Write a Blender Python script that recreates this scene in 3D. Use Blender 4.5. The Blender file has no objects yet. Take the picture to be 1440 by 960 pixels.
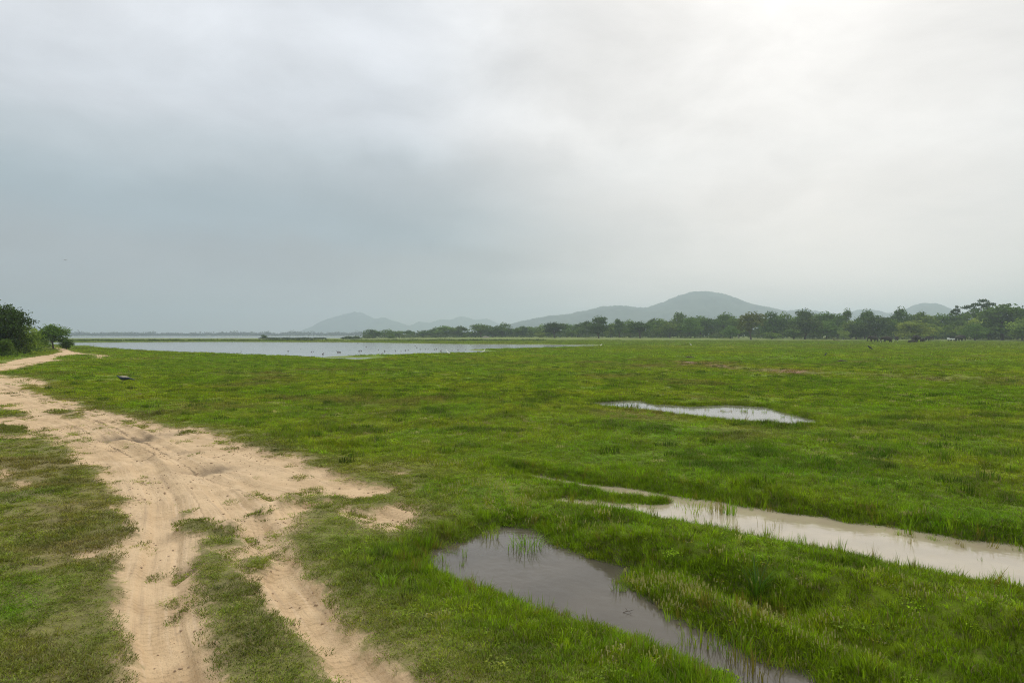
import bpy, bmesh, math, random
import numpy as np
from mathutils import Vector, Matrix
R = math.radians
scene = bpy.context.scene
COL = scene.collection
random.seed(7)
rng = np.random.default_rng(11)

# ------------------------------------------------------------------ camera
CAM_Z = 2.6
PITCH = math.atan(9.0 / 960.0)
cam = bpy.data.cameras.new('camera')
cam.lens = 24.0
cam.sensor_width = 36.0
cam.clip_start = 0.05
cam.clip_end = 20000.0
camera = bpy.data.objects.new('camera', cam)
camera.location = (0, 0, CAM_Z)
camera.rotation_euler = (math.pi / 2 - PITCH, 0, 0)
COL.objects.link(camera)
scene.camera = camera

# ------------------------------------------------------------------ render settings
scene.view_settings.view_transform = 'Standard'
scene.view_settings.look = 'None'
scene.view_settings.exposure = 0.0
scene.view_settings.gamma = 1.0
scene.view_settings.use_curve_mapping = False
scene.render.engine = 'CYCLES'
scene.cycles.use_denoising = True
scene.cycles.denoiser = 'OPENIMAGEDENOISE'
scene.cycles.denoising_prefilter = 'NONE'
scene.cycles.filter_width = 1.15
scene.cycles.max_bounces = 6
scene.cycles.diffuse_bounces = 3
scene.cycles.glossy_bounces = 3
scene.cycles.transmission_bounces = 3
scene.cycles.volume_bounces = 1
scene.cycles.use_adaptive_sampling = False
scene.cycles.adaptive_threshold = 0.012

# ------------------------------------------------------------------ sun and sky
SUN_AZ, SUN_EL = R(24), R(36)
to_sun = Vector((math.sin(SUN_AZ) * math.cos(SUN_EL), math.cos(SUN_AZ) * math.cos(SUN_EL), math.sin(SUN_EL)))
sun = bpy.data.lights.new('sun', 'SUN')
sun.energy = 1.5
sun.angle = R(14)
sun.color = (1.0, 0.93, 0.84)
sun_o = bpy.data.objects.new('sun', sun)
sun_o.rotation_euler = to_sun.to_track_quat('Z', 'Y').to_euler()
sun_o.location = (60, 120, 300)
COL.objects.link(sun_o)


class NT:
    """small helper to write node trees as expressions"""
    def __init__(s, tree):
        s.t = tree; s.n = tree.nodes; s.l = tree.links
    def new(s, typ, **kw):
        n = s.n.new(typ)
        for k, v in kw.items():
            setattr(n, k, v)
        return n
    def put(s, sock, v):
        if isinstance(v, bpy.types.NodeSocket):
            s.l.new(v, sock)
        elif v is not None:
            if sock.type == 'RGBA' and len(v) == 3:
                v = (*v, 1.0)
            sock.default_value = v
    def m(s, op, a, b=None, c=None, clamp=False):
        n = s.new('ShaderNodeMath', operation=op, use_clamp=clamp)
        s.put(n.inputs[0], a)
        if b is not None: s.put(n.inputs[1], b)
        if c is not None: s.put(n.inputs[2], c)
        return n.outputs[0]
    def v(s, op, a, b=None):
        n = s.new('ShaderNodeVectorMath', operation=op)
        s.put(n.inputs[0], a)
        if b is not None: s.put(n.inputs[1], b)
        return n.outputs['Value'] if op in ('DOT_PRODUCT', 'LENGTH') else n.outputs['Vector']
    def step(s, x, a, b, lo=0.0, hi=1.0, smooth=True):
        n = s.new('ShaderNodeMapRange', interpolation_type='SMOOTHSTEP' if smooth else 'LINEAR', clamp=True)
        s.put(n.inputs[0], x)
        for i, q in enumerate((a, b, lo, hi)):
            n.inputs[i + 1].default_value = q
        return n.outputs[0]
    def mix(s, f, a, b, blend='MIX'):
        n = s.new('ShaderNodeMix', data_type='RGBA', blend_type=blend)
        s.put(n.inputs[0], f); s.put(n.inputs[6], a); s.put(n.inputs[7], b)
        return n.outputs[2]
    def noise(s, vec, scale, detail=3.0, rough=0.5, dist=0.0, out='Fac'):
        n = s.new('ShaderNodeTexNoise')
        s.put(n.inputs['Vector'], vec)
        n.inputs['Scale'].default_value = scale; n.inputs['Detail'].default_value = detail
        n.inputs['Roughness'].default_value = rough; n.inputs['Distortion'].default_value = dist
        return n.outputs[out]
    def ramp(s, f, stops, interp='EASE'):
        n = s.new('ShaderNodeValToRGB')
        cr = n.color_ramp; cr.interpolation = interp
        while len(cr.elements) > 1: cr.elements.remove(cr.elements[-1])
        cr.elements[0].position = stops[0][0]; cr.elements[0].color = (*stops[0][1], 1)
        for p, c in stops[1:]:
            e = cr.elements.new(p); e.color = (*c, 1)
        s.put(n.inputs[0], f)
        return n.outputs[0]
    def attr(s, name, out='Fac', kind='GEOMETRY'):
        n = s.new('ShaderNodeAttribute', attribute_name=name, attribute_type=kind)
        return n.outputs[out]


world = bpy.data.worlds.new('World')
scene.world = world
world.use_nodes = True
wt = NT(world.node_tree)
world.node_tree.nodes.clear()
w_out = wt.new('ShaderNodeOutputWorld')
bg = wt.new('ShaderNodeBackground')
bg.inputs['Strength'].default_value = 0.1
wt.l.new(bg.outputs[0], w_out.inputs[0])
sky = wt.new('ShaderNodeTexSky', sky_type='NISHITA')
sky.sun_disc = False
sky.sun_elevation = SUN_EL
sky.sun_rotation = SUN_AZ
sky.dust_density = 3.0
tc = wt.new('ShaderNodeTexCoord')
dirv = wt.v('NORMALIZE', tc.outputs['Generated'])
sep = wt.new('ShaderNodeSeparateXYZ'); wt.l.new(dirv, sep.inputs[0])
dz = wt.m('MAXIMUM', sep.outputs[2], 0.0)
el = wt.m('DIVIDE', wt.m('ARCSINE', dz), math.pi / 2)                  # 0 horizon .. 1 zenith
# cloud layer coordinates: a high sheet seen in perspective
den = wt.m('ADD', dz, 0.22)
cu = wt.m('DIVIDE', sep.outputs[0], den)
cv = wt.m('DIVIDE', sep.outputs[1], den)
comb = wt.new('ShaderNodeCombineXYZ')
wt.l.new(cu, comb.inputs[0]); wt.l.new(cv, comb.inputs[1])
cl1 = wt.noise(comb.outputs[0], 0.75, 6, 0.52, 0.35)
cl2 = wt.noise(comb.outputs[0], 2.6, 7, 0.55, 0.25)
e_bias = wt.m('ADD', el, wt.m('MULTIPLY', wt.m('SUBTRACT', cl1, 0.5), 0.10))
cool = wt.ramp(e_bias, [(0.0, (.46, .44, .425)), (0.06, (.44, .475, .49)), (0.10, (.445, .53, .575)),
                        (0.15, (.58, .64, .68)), (0.195, (.72, .755, .80)), (0.26, (.83, .855, .895)), (0.32, (.86, .885, .92)), (0.45, (1.15, 1.16, 1.18)), (1.0, (1.6, 1.6, 1.6))])
warm = wt.ramp(e_bias, [(0.0, (1.2, 1.06, .94)), (0.08, (.98, .91, .85)), (0.16, (.90, .875, .845)),
                        (0.26, (.87, .855, .835)), (0.45, (1.25, 1.23, 1.2)), (1.0, (1.6, 1.6, 1.6))])
GL = Vector((math.sin(R(26)) * math.cos(R(24)), math.cos(R(26)) * math.cos(R(24)), math.sin(R(24))))
dotg = wt.v('DOT_PRODUCT', dirv, tuple(GL))
dotg_n = wt.m('ADD', dotg, wt.m('MULTIPLY', wt.m('SUBTRACT', cl1, 0.5), 0.16))
gw = wt.step(dotg_n, 0.81, 0.985)
base = wt.mix(gw, cool, warm)
# cloud mottling, strongest higher up, faint in the murk near the horizon
amp = wt.step(el, 0.06, 0.24, 0.12, 0.58)
mott = wt.m('ADD', 1.0, wt.m('MULTIPLY', amp, wt.m('SUBTRACT', cl2, 0.5)))
mott2 = wt.m('ADD', 1.0, wt.m('MULTIPLY', wt.step(el, 0.05, 0.22, 0.0, 0.5), wt.m('SUBTRACT', cl1, 0.5)))
mm = wt.m('MULTIPLY', mott, mott2)
# a few heavier cloud masses: (azimuth, elevation, half width, half height, darkening)
azv = wt.m('ARCTAN2', sep.outputs[0], sep.outputs[1]); elv = wt.m('ARCSINE', dz)
wv = wt.noise(dirv, 5.0, 5, 0.55, 0.0, 'Color'); wsep = wt.new('ShaderNodeSeparateXYZ'); wt.l.new(wv, wsep.inputs[0])
azw = wt.m('ADD', azv, wt.m('MULTIPLY', wt.m('SUBTRACT', wsep.outputs[0], 0.5), 0.22))
elw = wt.m('ADD', elv, wt.m('MULTIPLY', wt.m('SUBTRACT', wsep.outputs[1], 0.5), 0.16))
for (a_, e_, wa, we, k_) in ((7, 20.5, 8, 4.0, .12), (10, 27, 6, 3, .07), (19.5, 11.5, 4, 2.2, .07), (-38, 25, 8, 3.0, .09), (-1, 10.5, 13, 4.0, .13), (-17, 9.5, 13, 4.2, .12), (-40, 9, 10, 3, .04),
                            (-16, 35, 14, 4, .06), (38, 33, 16, 5, .10), (-75, 22, 20, 5, .12), (80, 26, 22, 6, .12), (150, 24, 30, 6, .12), (-140, 28, 30, 6, .12)):
    q1 = wt.m('DIVIDE', wt.m('SUBTRACT', azw, R(a_)), R(wa)); q2 = wt.m('DIVIDE', wt.m('SUBTRACT', elw, R(e_)), R(we))
    qq = wt.m('ADD', wt.m('MULTIPLY', q1, q1), wt.m('MULTIPLY', q2, q2))
    mm = wt.m('MULTIPLY', mm, wt.m('SUBTRACT', 1.0, wt.m('MULTIPLY', wt.step(qq, 1.9, 0.15), k_)))
cmm = wt.new('ShaderNodeCombineXYZ')
for i_ in range(3): wt.l.new(mm, cmm.inputs[i_])
clouds = wt.v('MULTIPLY', base, cmm.outputs[0])
# veiled sun behind the cloud
gl = wt.m('POWER', wt.m('MAXIMUM', dotg, 0.0), 14.0)
gl = wt.m('MULTIPLY', gl, 0.015)
cg = wt.new('ShaderNodeVectorMath', operation='SCALE')
cg.inputs[0].default_value = (1.0, 0.96, 0.88); wt.l.new(gl, cg.inputs['Scale'])
clouds = wt.v('ADD', clouds, cg.outputs[0])
c10 = wt.new('ShaderNodeVectorMath', operation='SCALE')
wt.l.new(clouds, c10.inputs[0]); c10.inputs['Scale'].default_value = 10.0
full = wt.mix(0.94, sky.outputs[0], c10.outputs[0])
wt.l.new(full, bg.inputs['Color'])


# ------------------------------------------------------------------ helpers
def P(px, py, z=0.0):
    """photo pixel (1440x960) -> point of the horizontal plane at height z"""
    u = (px - 720) / 960.0; v = (480 - py) / 960.0
    dy = math.cos(PITCH) + v * math.sin(PITCH)
    dzz = -math.sin(PITCH) + v * math.cos(PITCH)
    t = (z - CAM_Z) / dzz
    return (u * t, dy * t)

def PX(px, dist):
    """ground x of a photo column at a distance along the view"""
    return (px - 720) / 960.0 * dist

def PZ(py, dist):
    """height that shows at photo row py at a distance"""
    return CAM_Z + (471.0 - py) / 960.0 * dist

def poly(pts, z=0.0):
    return np.array([P(a, b, z) for a, b in pts])

def smooth(x, a, b):
    t = np.clip((x - a) / (b - a), 0, 1)
    return t * t * (3 - 2 * t)

def _hash(ix, iy, seed):
    h = (ix.astype(np.int64) * 374761393 + iy.astype(np.int64) * 668265263 + seed * 974634777) & 0xFFFFFFFF
    h = ((h ^ (h >> 13)) * 1274126177) & 0xFFFFFFFF
    h = h ^ (h >> 16)
    return h.astype(np.float64) / 4294967295.0

def vnoise(x, y, seed=0):
    ix = np.floor(x); iy = np.floor(y)
    fx = x - ix; fy = y - iy
    ux = fx * fx * fx * (fx * (fx * 6 - 15) + 10); uy = fy * fy * fy * (fy * (fy * 6 - 15) + 10)
    a = _hash(ix, iy, seed); b = _hash(ix + 1, iy, seed); c = _hash(ix, iy + 1, seed); d = _hash(ix + 1, iy + 1, seed)
    return (a + (b - a) * ux + (c - a) * uy + (a - b - c + d) * ux * uy) * 2 - 1

def fbm(x, y, octv=4, seed=0, gain=0.5):
    s = 0; a = 1; n = 0
    ca, sa = math.cos(0.6), math.sin(0.6)
    for i in range(octv):
        s = s + a * vnoise(x, y, seed + i * 17); n += a
        a *= gain
        x, y = (x * ca - y * sa) * 2.03 + 3.1, (x * sa + y * ca) * 2.03 + 7.7
    return s / n

def sdf(x, y, pg, margin=4.0):
    """signed distance to a polygon, negative inside"""
    out = np.full(x.shape, margin)
    lo = pg.min(0) - margin; hi = pg.max(0) + margin
    idx = np.nonzero((x > lo[0]) & (x < hi[0]) & (y > lo[1]) & (y < hi[1]))[0]
    if len(idx) == 0: return out
    X = x[idx]; Y = y[idx]
    d2 = np.full(X.shape, 1e18); ins = np.zeros(X.shape, bool)
    n = len(pg)
    for i in range(n):
        ax, ay = pg[i]; bx, by = pg[(i + 1) % n]
        ex, ey = bx - ax, by - ay
        wx = X - ax; wy = Y - ay
        t = np.clip((wx * ex + wy * ey) / (ex * ex + ey * ey + 1e-12), 0, 1)
        dx = wx - ex * t; dy = wy - ey * t
        d2 = np.minimum(d2, dx * dx + dy * dy)
        c = (ay > Y) != (by > Y)
        if abs(ey) > 1e-12:
            ins ^= c & (X < ex * (Y - ay) / ey + ax)
    d = np.sqrt(d2)
    out[idx] = np.where(ins, -d, np.minimum(d, margin))
    return out

def linedist(x, y, pts, margin=3.0):
    """distance to a polyline and the length run along it"""
    out = np.full(x.shape, margin); along = np.zeros(x.shape); side = np.zeros(x.shape)
    pts = np.asarray(pts)
    lo = pts.min(0) - margin; hi = pts.max(0) + margin
    idx = np.nonzero((x > lo[0]) & (x < hi[0]) & (y > lo[1]) & (y < hi[1]))[0]
    if len(idx) == 0: return out, along, side
    X = x[idx]; Y = y[idx]; best = np.full(X.shape, margin); al = np.zeros(X.shape); sd = np.zeros(X.shape); run = 0
    for i in range(len(pts) - 1):
        ax, ay = pts[i]; bx, by = pts[i + 1]
        ex, ey = bx - ax, by - ay; L = math.hypot(ex, ey)
        wx = X - ax; wy = Y - ay
        t = np.clip((wx * ex + wy * ey) / (L * L), 0, 1)
        d = np.hypot(wx - ex * t, wy - ey * t)
        m = d < best
        best = np.where(m, d, best); al = np.where(m, run + t * L, al)
        sd = np.where(m, (wx * ey - wy * ex) / L, sd)
        run += L
    out[idx] = best; along[idx] = al; side[idx] = sd
    return out, along, side

# ------------------------------------------------------------------ layout of the place
TRACK = poly([(74, 488.2), (92, 490), (104, 494), (120, 497), (132, 497.5), (156, 500), (144, 502.5), (132, 504), (137, 500.8),
              (125, 498.6), (111, 498.6), (92, 500.8), (71, 505.6), (96, 506), (70, 508), (50, 512.5), (29, 517.5), (7, 522),
              (-20, 524), (-25, 526), (0, 527), (16, 529), (24, 528), (30, 535), (38, 546), (62, 552), (87, 558), (107, 563),
              (120, 571), (142, 573), (167, 582), (200, 587.5), (220, 595), (240, 598), (283, 602), (333, 620), (377, 630),
              (410, 636), (425, 648), (480, 668), (500, 675), (530, 683), (550, 687), (520, 695), (500, 697), (470, 694), (452, 690),
              (428, 692), (410, 697), (403, 705), (432, 700), (470, 702), (450, 714), (420, 738), (398, 757), (428, 790), (458, 833), (476, 862),
              (512, 892), (556, 925), (615, 965), (670, 1005), (740, 1060), (560, 1100), (520, 1020), (467, 958), (430, 907), (393, 870), (363, 833), (340, 803),
              (312, 776), (287, 768), (278, 797), (284, 840), (306, 897), (312, 925), (336, 965), (370, 1030), (430, 1120), (215, 1140), (180, 1030),
              (164, 958), (163, 907), (160, 870), (157, 820), (150, 797), (160, 767), (184, 757), (184, 733), (160, 713), (180, 700),
              (147, 687), (133, 662), (113, 647), (87, 630), (67, 618), (38, 616), (0, 617), (-60, 612), (-80, 590), (0, 584), (42, 583), (30, 575), (0, 572),
              (-80, 565), (-150, 540), (-140, 522), (-60, 516), (0, 510.6), (29, 505), (52, 501), (70, 499), (77, 496.2), (85, 495), (80, 491)])
GRASS_ISLANDS = [poly(q) for q in (
    [(255, 735), (275, 725), (300, 738), (330, 741), (318, 748), (288, 748), (262, 745)],
    [(262, 716), (275, 712), (270, 720), (255, 722)],
    [(285, 755), (330, 752), (345, 762), (315, 768), (280, 764)],
    [(335, 785), (370, 779), (386, 787), (360, 800), (338, 798)],
    [(0, 596), (30, 598), (36, 606), (20, 612), (0, 610)],
    [(72, 577), (95, 575), (100, 580), (80, 581)],
    [(85, 583), (125, 582), (118, 586), (88, 586)])]
DIRT_PATCHES = [poly(q) for q in (
    [(505, 727), (525, 715), (560, 706), (597, 713), (584, 742), (545, 745), (520, 738)],
    [(478, 712), (520, 716), (512, 728), (492, 724)],
    [(530, 662), (555, 660), (578, 666), (555, 671)],
    [(0, 655), (18, 660), (14, 672), (0, 674)],
    [(20, 676), (40, 672), (36, 684)],
    [(142, 780), (158, 773), (166, 790), (150, 797)],
    [(95, 780), (140, 770), (146, 783), (105, 790)],
    [(26, 529), (60, 534), (80, 545), (50, 545), (34, 538)])]
EARTH_SCARS = [poly(q) for q in (
    [(1052, 519), (1090, 520), (1130, 522), (1125, 528), (1095, 526), (1060, 523)],
    [(805, 509), (850, 508), (855, 510.5), (815, 511)],
    [(900, 513), (935, 512.5), (930, 515), (905, 515.5)],
    [(950, 508), (1030, 510), (1020, 514), (960, 513)],
    [(840, 529), (890, 528), (880, 532), (850, 532)])]
DITCH = [P(*q) for q in ((1010, 515), (1060, 520), (1130, 525), (1200, 527), (1260, 529), (1310, 533), (1360, 532), (1440, 535), (1520, 538))]
WL = -0.13                                   # water level of the near pools
POOL_LEFT = poly([(588, 796), (598, 772), (655, 756), (668, 748), (712, 738), (757, 745), (782, 763), (840, 783), (884, 798), (880, 820),
                  (905, 840), (965, 870), (1030, 904), (1080, 926), (1136, 940), (1165, 965), (1240, 1020), (1180, 1050), (1072, 990), (1014, 953), (968, 932),
                  (927, 917), (872, 895), (825, 880), (760, 868), (705, 844), (640, 822)], WL)
CHANNEL = poly([(725, 664), (760, 668.5), (790, 673.5), (840, 680.5), (900, 687.5), (960, 698), (1040, 708), (1120, 722), (1200, 735), (1280, 744), (1360, 757),
                (1440, 766), (1540, 780), (1700, 802), (2000, 842), (2500, 905), (2500, 1100), (2000, 975), (1700, 895), (1540, 856), (1440, 834), (1360, 820), (1260, 802), (1203, 787), (1087, 767), (1003, 749), (935, 736),
                (900, 729), (850, 723), (807, 717), (765, 710), (775, 701), (810, 700.5), (860, 704.5), (920, 707), (934, 706), (905, 701), (850, 696), (800, 687), (760, 677.5), (735, 671)], WL)
MID_POOL = poly([(812, 567), (873, 563), (907, 563), (920, 568), (970, 571), (1020, 569), (1080, 572.5), (1113, 581), (1168, 596), (1113, 600),
                 (1070, 596), (1030, 594), (980, 588), (927, 581), (905, 578), (880, 577), (850, 573)], WL)
SEEP = poly([(448, 631), (475, 630), (500, 633), (508, 637), (480, 637), (455, 634)], WL)
RUT_POOL = poly([(1000, 830), (1035, 836), (1070, 846), (1105, 860), (1128, 872), (1108, 876), (1070, 868), (1035, 854), (1006, 840)], WL)
POOLS = [(POOL_LEFT, 0.20), (CHANNEL, 0.25), (MID_POOL, 0.18), (SEEP, 0.06), (RUT_POOL, 0.08)]
LAKE = poly([(-160, 486), (60, 485.5), (104, 486), (140, 489.3), (200, 493), (300, 497), (400, 501), (470, 505), (500, 507), (530, 505), (548, 502.5), (553, 500.6),
             (520, 501.6), (490, 502), (480, 501.4), (505, 500.2), (560, 498.6), (622, 497), (680, 496), (713, 494.8), (690, 493), (672, 491.2),
             (720, 490.2), (790, 488.6), (860, 486.6), (840, 484.8), (720, 483.9), (640, 483.3), (560, 482), (480, 481), (300, 480.4), (104, 481.3), (-160, 481)], -0.12)
FAR_WATER_Y = (640.0, 1860.0)
RIDGES = [([P(*q) for q in ((900, 815), (1000, 858), (1150, 915), (1320, 990))], 0.10, 0.24),
          ([P(*q) for q in ((860, 765), (960, 785), (1040, 800), (1200, 838), (1440, 905), (1600, 960))], 0.27, 0.30),
          ([P(*q) for q in ((990, 752), (1100, 775), (1200, 800), (1440, 858), (1600, 905))], 0.08, 0.22),
          ([P(*q) for q in ((690, 650), (800, 668), (960, 686), (1200, 722), (1440, 752), (1600, 780))], 0.10, 0.45)]
GROOVES = [([P(*q) for q in ((925, 803), (1060, 850), (1150, 885), (1330, 945), (1450, 990))], 0.27, 0.16),
           ([P(*q) for q in ((1130, 790), (1280, 822), (1360, 842), (1460, 875), (1600, 930))], 0.21, 0.16)]
HOLLOWS = [(P(178, 613), 0.75, 0.36, 0.10, 0.55), (P(292, 656), 0.60, 0.30, 0.09, 0.42), (P(266, 790), 0.14, 0.34, 0.14, 0.3), (P(215, 607), .9, .25, .05, .22), (P(262, 633), .35, .2, .03, .25), (P(150, 660), .1, .1, .02, .1)]
RUT_LINES = [[P(*q) for q in ((330, 1150), (262, 1000), (240, 958), (222, 880), (222, 800), (235, 740), (232, 700), (200, 650), (130, 600), (70, 570), (0, 545))],
             [P(*q) for q in ((640, 1100), (560, 1000), (505, 940), (440, 860), (395, 800), (365, 745), (340, 715), (290, 670), (210, 620), (130, 585), (40, 550))]]
RUT_LINES += [[P(*q) for q in ((600, 738), (540, 722), (470, 705), (400, 694), (320, 672), (240, 634), (150, 592), (60, 560), (0, 538))],
              [P(*q) for q in ((200, 640), (120, 610), (50, 588), (-60, 560))],
              [P(*q) for q in ((470, 668), (380, 642), (300, 622), (200, 598), (110, 572), (30, 544), (-20, 530), (-60, 522), (20, 512), (60, 503), (90, 494))]]
BERM = [P(*q) for q in ((325, 735), (360, 722), (392, 706), (408, 700))]
EMB = [(-26.0, 30.0), (-39.0, 50.0), (-48.5, 63.0), (-53.5, 73.0), (-59.0, 83.0), (-63.5, 92.0), (-71.5, 106.0), (-92.0, 138.0), (-102.0, 160.0)]    # foot of the bank left of the road

def track_s(x, y):
    """signed distance to bare earth in metres, positive on it"""
    s = -sdf(x, y, TRACK, 3.0)
    for g in GRASS_ISLANDS: s = np.minimum(s, sdf(x, y, g, 3.0))
    for g in DIRT_PATCHES: s = np.maximum(s, -sdf(x, y, g, 3.0))
    return s

def scar_s(x, y):
    s = np.full(x.shape, -6.0)
    for g in EARTH_SCARS: s = np.maximum(s, -sdf(x, y, g, 6.0))
    return s

def pool_s(x, y):
    s = np.full(x.shape, 4.0)
    for g, dp in POOLS: s = np.minimum(s, sdf(x, y, g, 4.0))
    return s

def fields(x, y):
    """everything the ground and the plants need to know about a place"""
    x = np.asarray(x, float); y = np.asarray(y, float)
    r = np.hypot(x, y)
    near = r < 175
    F = {k: np.zeros(x.shape) for k in ('damp', 'tread', 'tmask', 'lat', 'smask')}
    ts = np.full(x.shape, -3.0)
    xi, yi = x[near], y[near]
    ts[near] = track_s(xi, yi)
    wob = 0.22 * fbm(xi * 0.9, yi * 0.9, 3, 3) + 0.10 * fbm(xi * 4.0, yi * 4.0, 3, 5)
    dirt = ts.copy(); dirt[near] = ts[near] + wob * (.45 + .85 * smooth(yi, 6.5, 13)) - 0.02
    sc = np.full(x.shape, -6.0); sc[near] = scar_s(xi, yi) + 0.1 + 1.6 * fbm(xi * 0.5, yi * 0.9, 4, 31)
    ps = np.full(x.shape, 4.0); ps[near] = pool_s(xi, yi) + 0.09 * fbm(xi * 1.3, yi * 1.3, 3, 41) + 0.085 * fbm(xi * 4.5, yi * 4.5, 3, 43)
    lk = sdf(x, y, LAKE, 30.0) + 1.2 * fbm(x * 0.15, y * 0.15, 3, 51)
    # heights
    h = 0.10 * fbm(x / 14.0, y / 14.0, 3, 61) * smooth(r, 6, 25) * smooth(ps, 0.2, 3.0)
    hum = np.zeros(x.shape)
    hum[near] = fbm(xi * 0.8, yi * 0.8, 4, 63)
    grassy = smooth(-dirt, 0.0, 0.6)
    h = h + 0.085 * hum * (0.35 + 0.65 * grassy) * smooth(ps, -0.1, 0.8)
    h = h * smooth(lk, 0.0, 12.0)
    h = h - 0.075 * smooth(dirt, -0.10, 0.16)
    hn = h[near]; dn = np.zeros(xi.shape); tn = np.zeros(xi.shape)
    rr = r[near]
    for pts, a, w in RIDGES:
        d, _, _ = linedist(xi, yi, pts, 3.0)
        hn += a * np.exp(-(d / w) ** 2) * (0.8 + 0.4 * fbm(xi * .7, yi * .7, 2, 71))
    for pts, a, w in GROOVES:
        d, _, _ = linedist(xi, yi, pts, 3.0)
        hn -= a * np.exp(-(d / w) ** 2) * (0.8 + 0.5 * fbm(xi * .9, yi * .9, 2, 73))
    for (cx, cy), ax, ay, dep, dp in HOLLOWS:
        q = ((xi - cx) / ax + 0.25 * fbm(xi * 2, yi * 2, 2, 75)) ** 2 + ((yi - cy) / ay) ** 2
        hn -= dep * np.exp(-q * 1.2)
        q2 = ((xi - cx) / (ax * 1.1) + 0.5 * fbm(xi * 2.2, yi * 2.2, 3, 76)) ** 2 + ((yi - cy - .10) / (ay * 1.1) + .4 * fbm(xi * 3, yi * 3, 3, 78)) ** 2
        dn = np.maximum(dn, dp * 1.55 * np.exp(-q2 * 1.3))
    dmin = np.full(xi.shape, 9.0); lat = np.zeros(xi.shape)
    for pts in RUT_LINES:
        d, al, sd = linedist(xi, yi, pts, 2.0)
        on = smooth(dirt[near], 0.0, 0.2)
        hn -= 0.06 * smooth(d, .25, .15) * on * (1 - .75 * smooth(yi, 9, 15))
        hn += 0.022 * np.exp(-((d - 0.36) / 0.1) ** 2) * on
        m = (d < dmin)
        tn = np.where(m, al, tn); lat = np.where(m, sd, lat); dmin = np.minimum(d, dmin)
        # lines pressed by wheels beside the main ruts
        hn += on * 0.008 * np.sin(sd * 21.0 + 2 * fbm(xi * .6, yi * .6, 2, 79)) * np.exp(-(d / 0.9) ** 2)
    d, al, sd = linedist(xi, yi, BERM, 2.0)
    hn += 0.11 * np.exp(-(d / 0.16) ** 2) - 0.05 * np.exp(-((d - .34) / 0.14) ** 2) * (sd > 0)
    hn += 0.026 * fbm(xi * 3.2, yi * 3.2, 4, 81) * smooth(dirt[near], -0.1, 0.2)
    # ditch and cut bank across the meadow
    d, _, sd = linedist(xi, yi, DITCH, 6.0)
    hn -= 0.38 * np.exp(-(d / 0.9) ** 2) * (0.7 + .8 * fbm(xi * .25, yi * .25, 2, 83))
    sc[near] = np.maximum(sc[near], 0.1 - d * 0.7 + 2.6 * fbm(xi * .12, yi * .12, 3, 85))
    hn += 0.16 * smooth(sd * -1, -0.4, 1.5) * np.exp(-(d / 4.5) ** 2) * 0.6
    # pools
    k = ps[near]
    lowb = np.minimum(hn, WL + 0.07)
    hn = hn + (lowb - hn) * smooth(k, 0.6, 0.12) * 0.5
    mp = sdf(xi, yi, MID_POOL, 4.0)
    hn = hn + (np.minimum(hn, WL + 0.045) - hn) * smooth(mp, 3.2, 0.6)
    bank = smooth(k, 0.02, 0.30)
    floor_ = WL - 0.03 - 0.20 * smooth(-k, 0.0, 0.8)
    up = np.maximum(hn, WL + 0.06)
    pool_h = floor_ + (up - floor_) * smooth(k, -0.06, 0.36)
    hn = np.where(k < 0.6, pool_h + (hn - pool_h) * smooth(k, 0.25, 0.6), hn)
    h[near] = hn
    F['damp'][near] = dn; F['tread'][near] = tn; F['tmask'][near] = smooth(dmin, 0.34, 0.22); F['lat'][near] = lat; F['smask'][near] = smooth(dmin, 0.75, 0.35)
    # lake bed and shore
    h = h - 0.10 * (1 - smooth(lk, -2.0, 10.0)) - 0.5 * smooth(-lk, 0.0, 10.0)
    # far water
    fw = smooth(y, FAR_WATER_Y[0] - 60, FAR_WATER_Y[0] + 40) * (1 - smooth(y, FAR_WATER_Y[1] - 40, FAR_WATER_Y[1] + 40)) * (1 - smooth(x / np.maximum(y, 1), -0.26, -0.16))
    h = h - 0.9 * fw
    # rise towards the right-hand trees
    rise = smooth(y, 300, 410) * smooth(x / np.maximum(y, 1.0), -0.25, 0.02)
    h = h + 0.95 * rise * (y > 0)
    # overgrown bank left of the road
    e, _, sd = linedist(x, y, EMB, 60.0)
    left = (sd < 0)
    h = h + np.where(left, 2.0 * smooth(e + 1.2 * fbm(x * .12, y * .12, 2, 91), 0.0, 9.0), 0.0) * (y > 0) * (1 - smooth(y, 138, 172))
    F.update(h=h, dirt=dirt, scar=sc, pool=ps, lake=lk, r=r, hum=hum, emb=np.where(left, e, -e))
    return F

# plant colours (albedo)
C_LUSH = np.array((.165, .300, .005)); C_MID = np.array((.255, .345, .008)); C_YEL = np.array((.360, .360, .018))
C_DRY = np.array((.25, .19, .085)); C_DARK = np.array((.050, .110, .006)); C_OLIVE = np.array((.235, .205, .030))

LOWGRASS = [poly(q) for q in ([(690, 672), (740, 680), (800, 691), (850, 698), (936, 709), (860, 709), (760, 712), (700, 700)],
                              [(830, 574), (880, 578), (927, 582), (980, 589), (1030, 596), (1113, 602), (1160, 597), (1150, 615), (1000, 607), (840, 592)],
                              [(820, 566), (870, 559), (920, 560), (1020, 563), (1085, 568), (1160, 588), (1165, 596), (1113, 586), (1080, 573), (1020, 569), (907, 563), (873, 563)],
                              [(1000, 838), (1035, 852), (1070, 866), (1108, 876), (1120, 890), (1080, 884), (1030, 868), (990, 850)],
                              [(440, 634), (500, 639), (520, 645), (440, 645)])]
VERGE = poly([(-300, 600), (0, 612), (90, 628), (160, 700), (190, 757), (165, 800), (170, 980), (220, 1150), (-400, 1150)])

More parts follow.
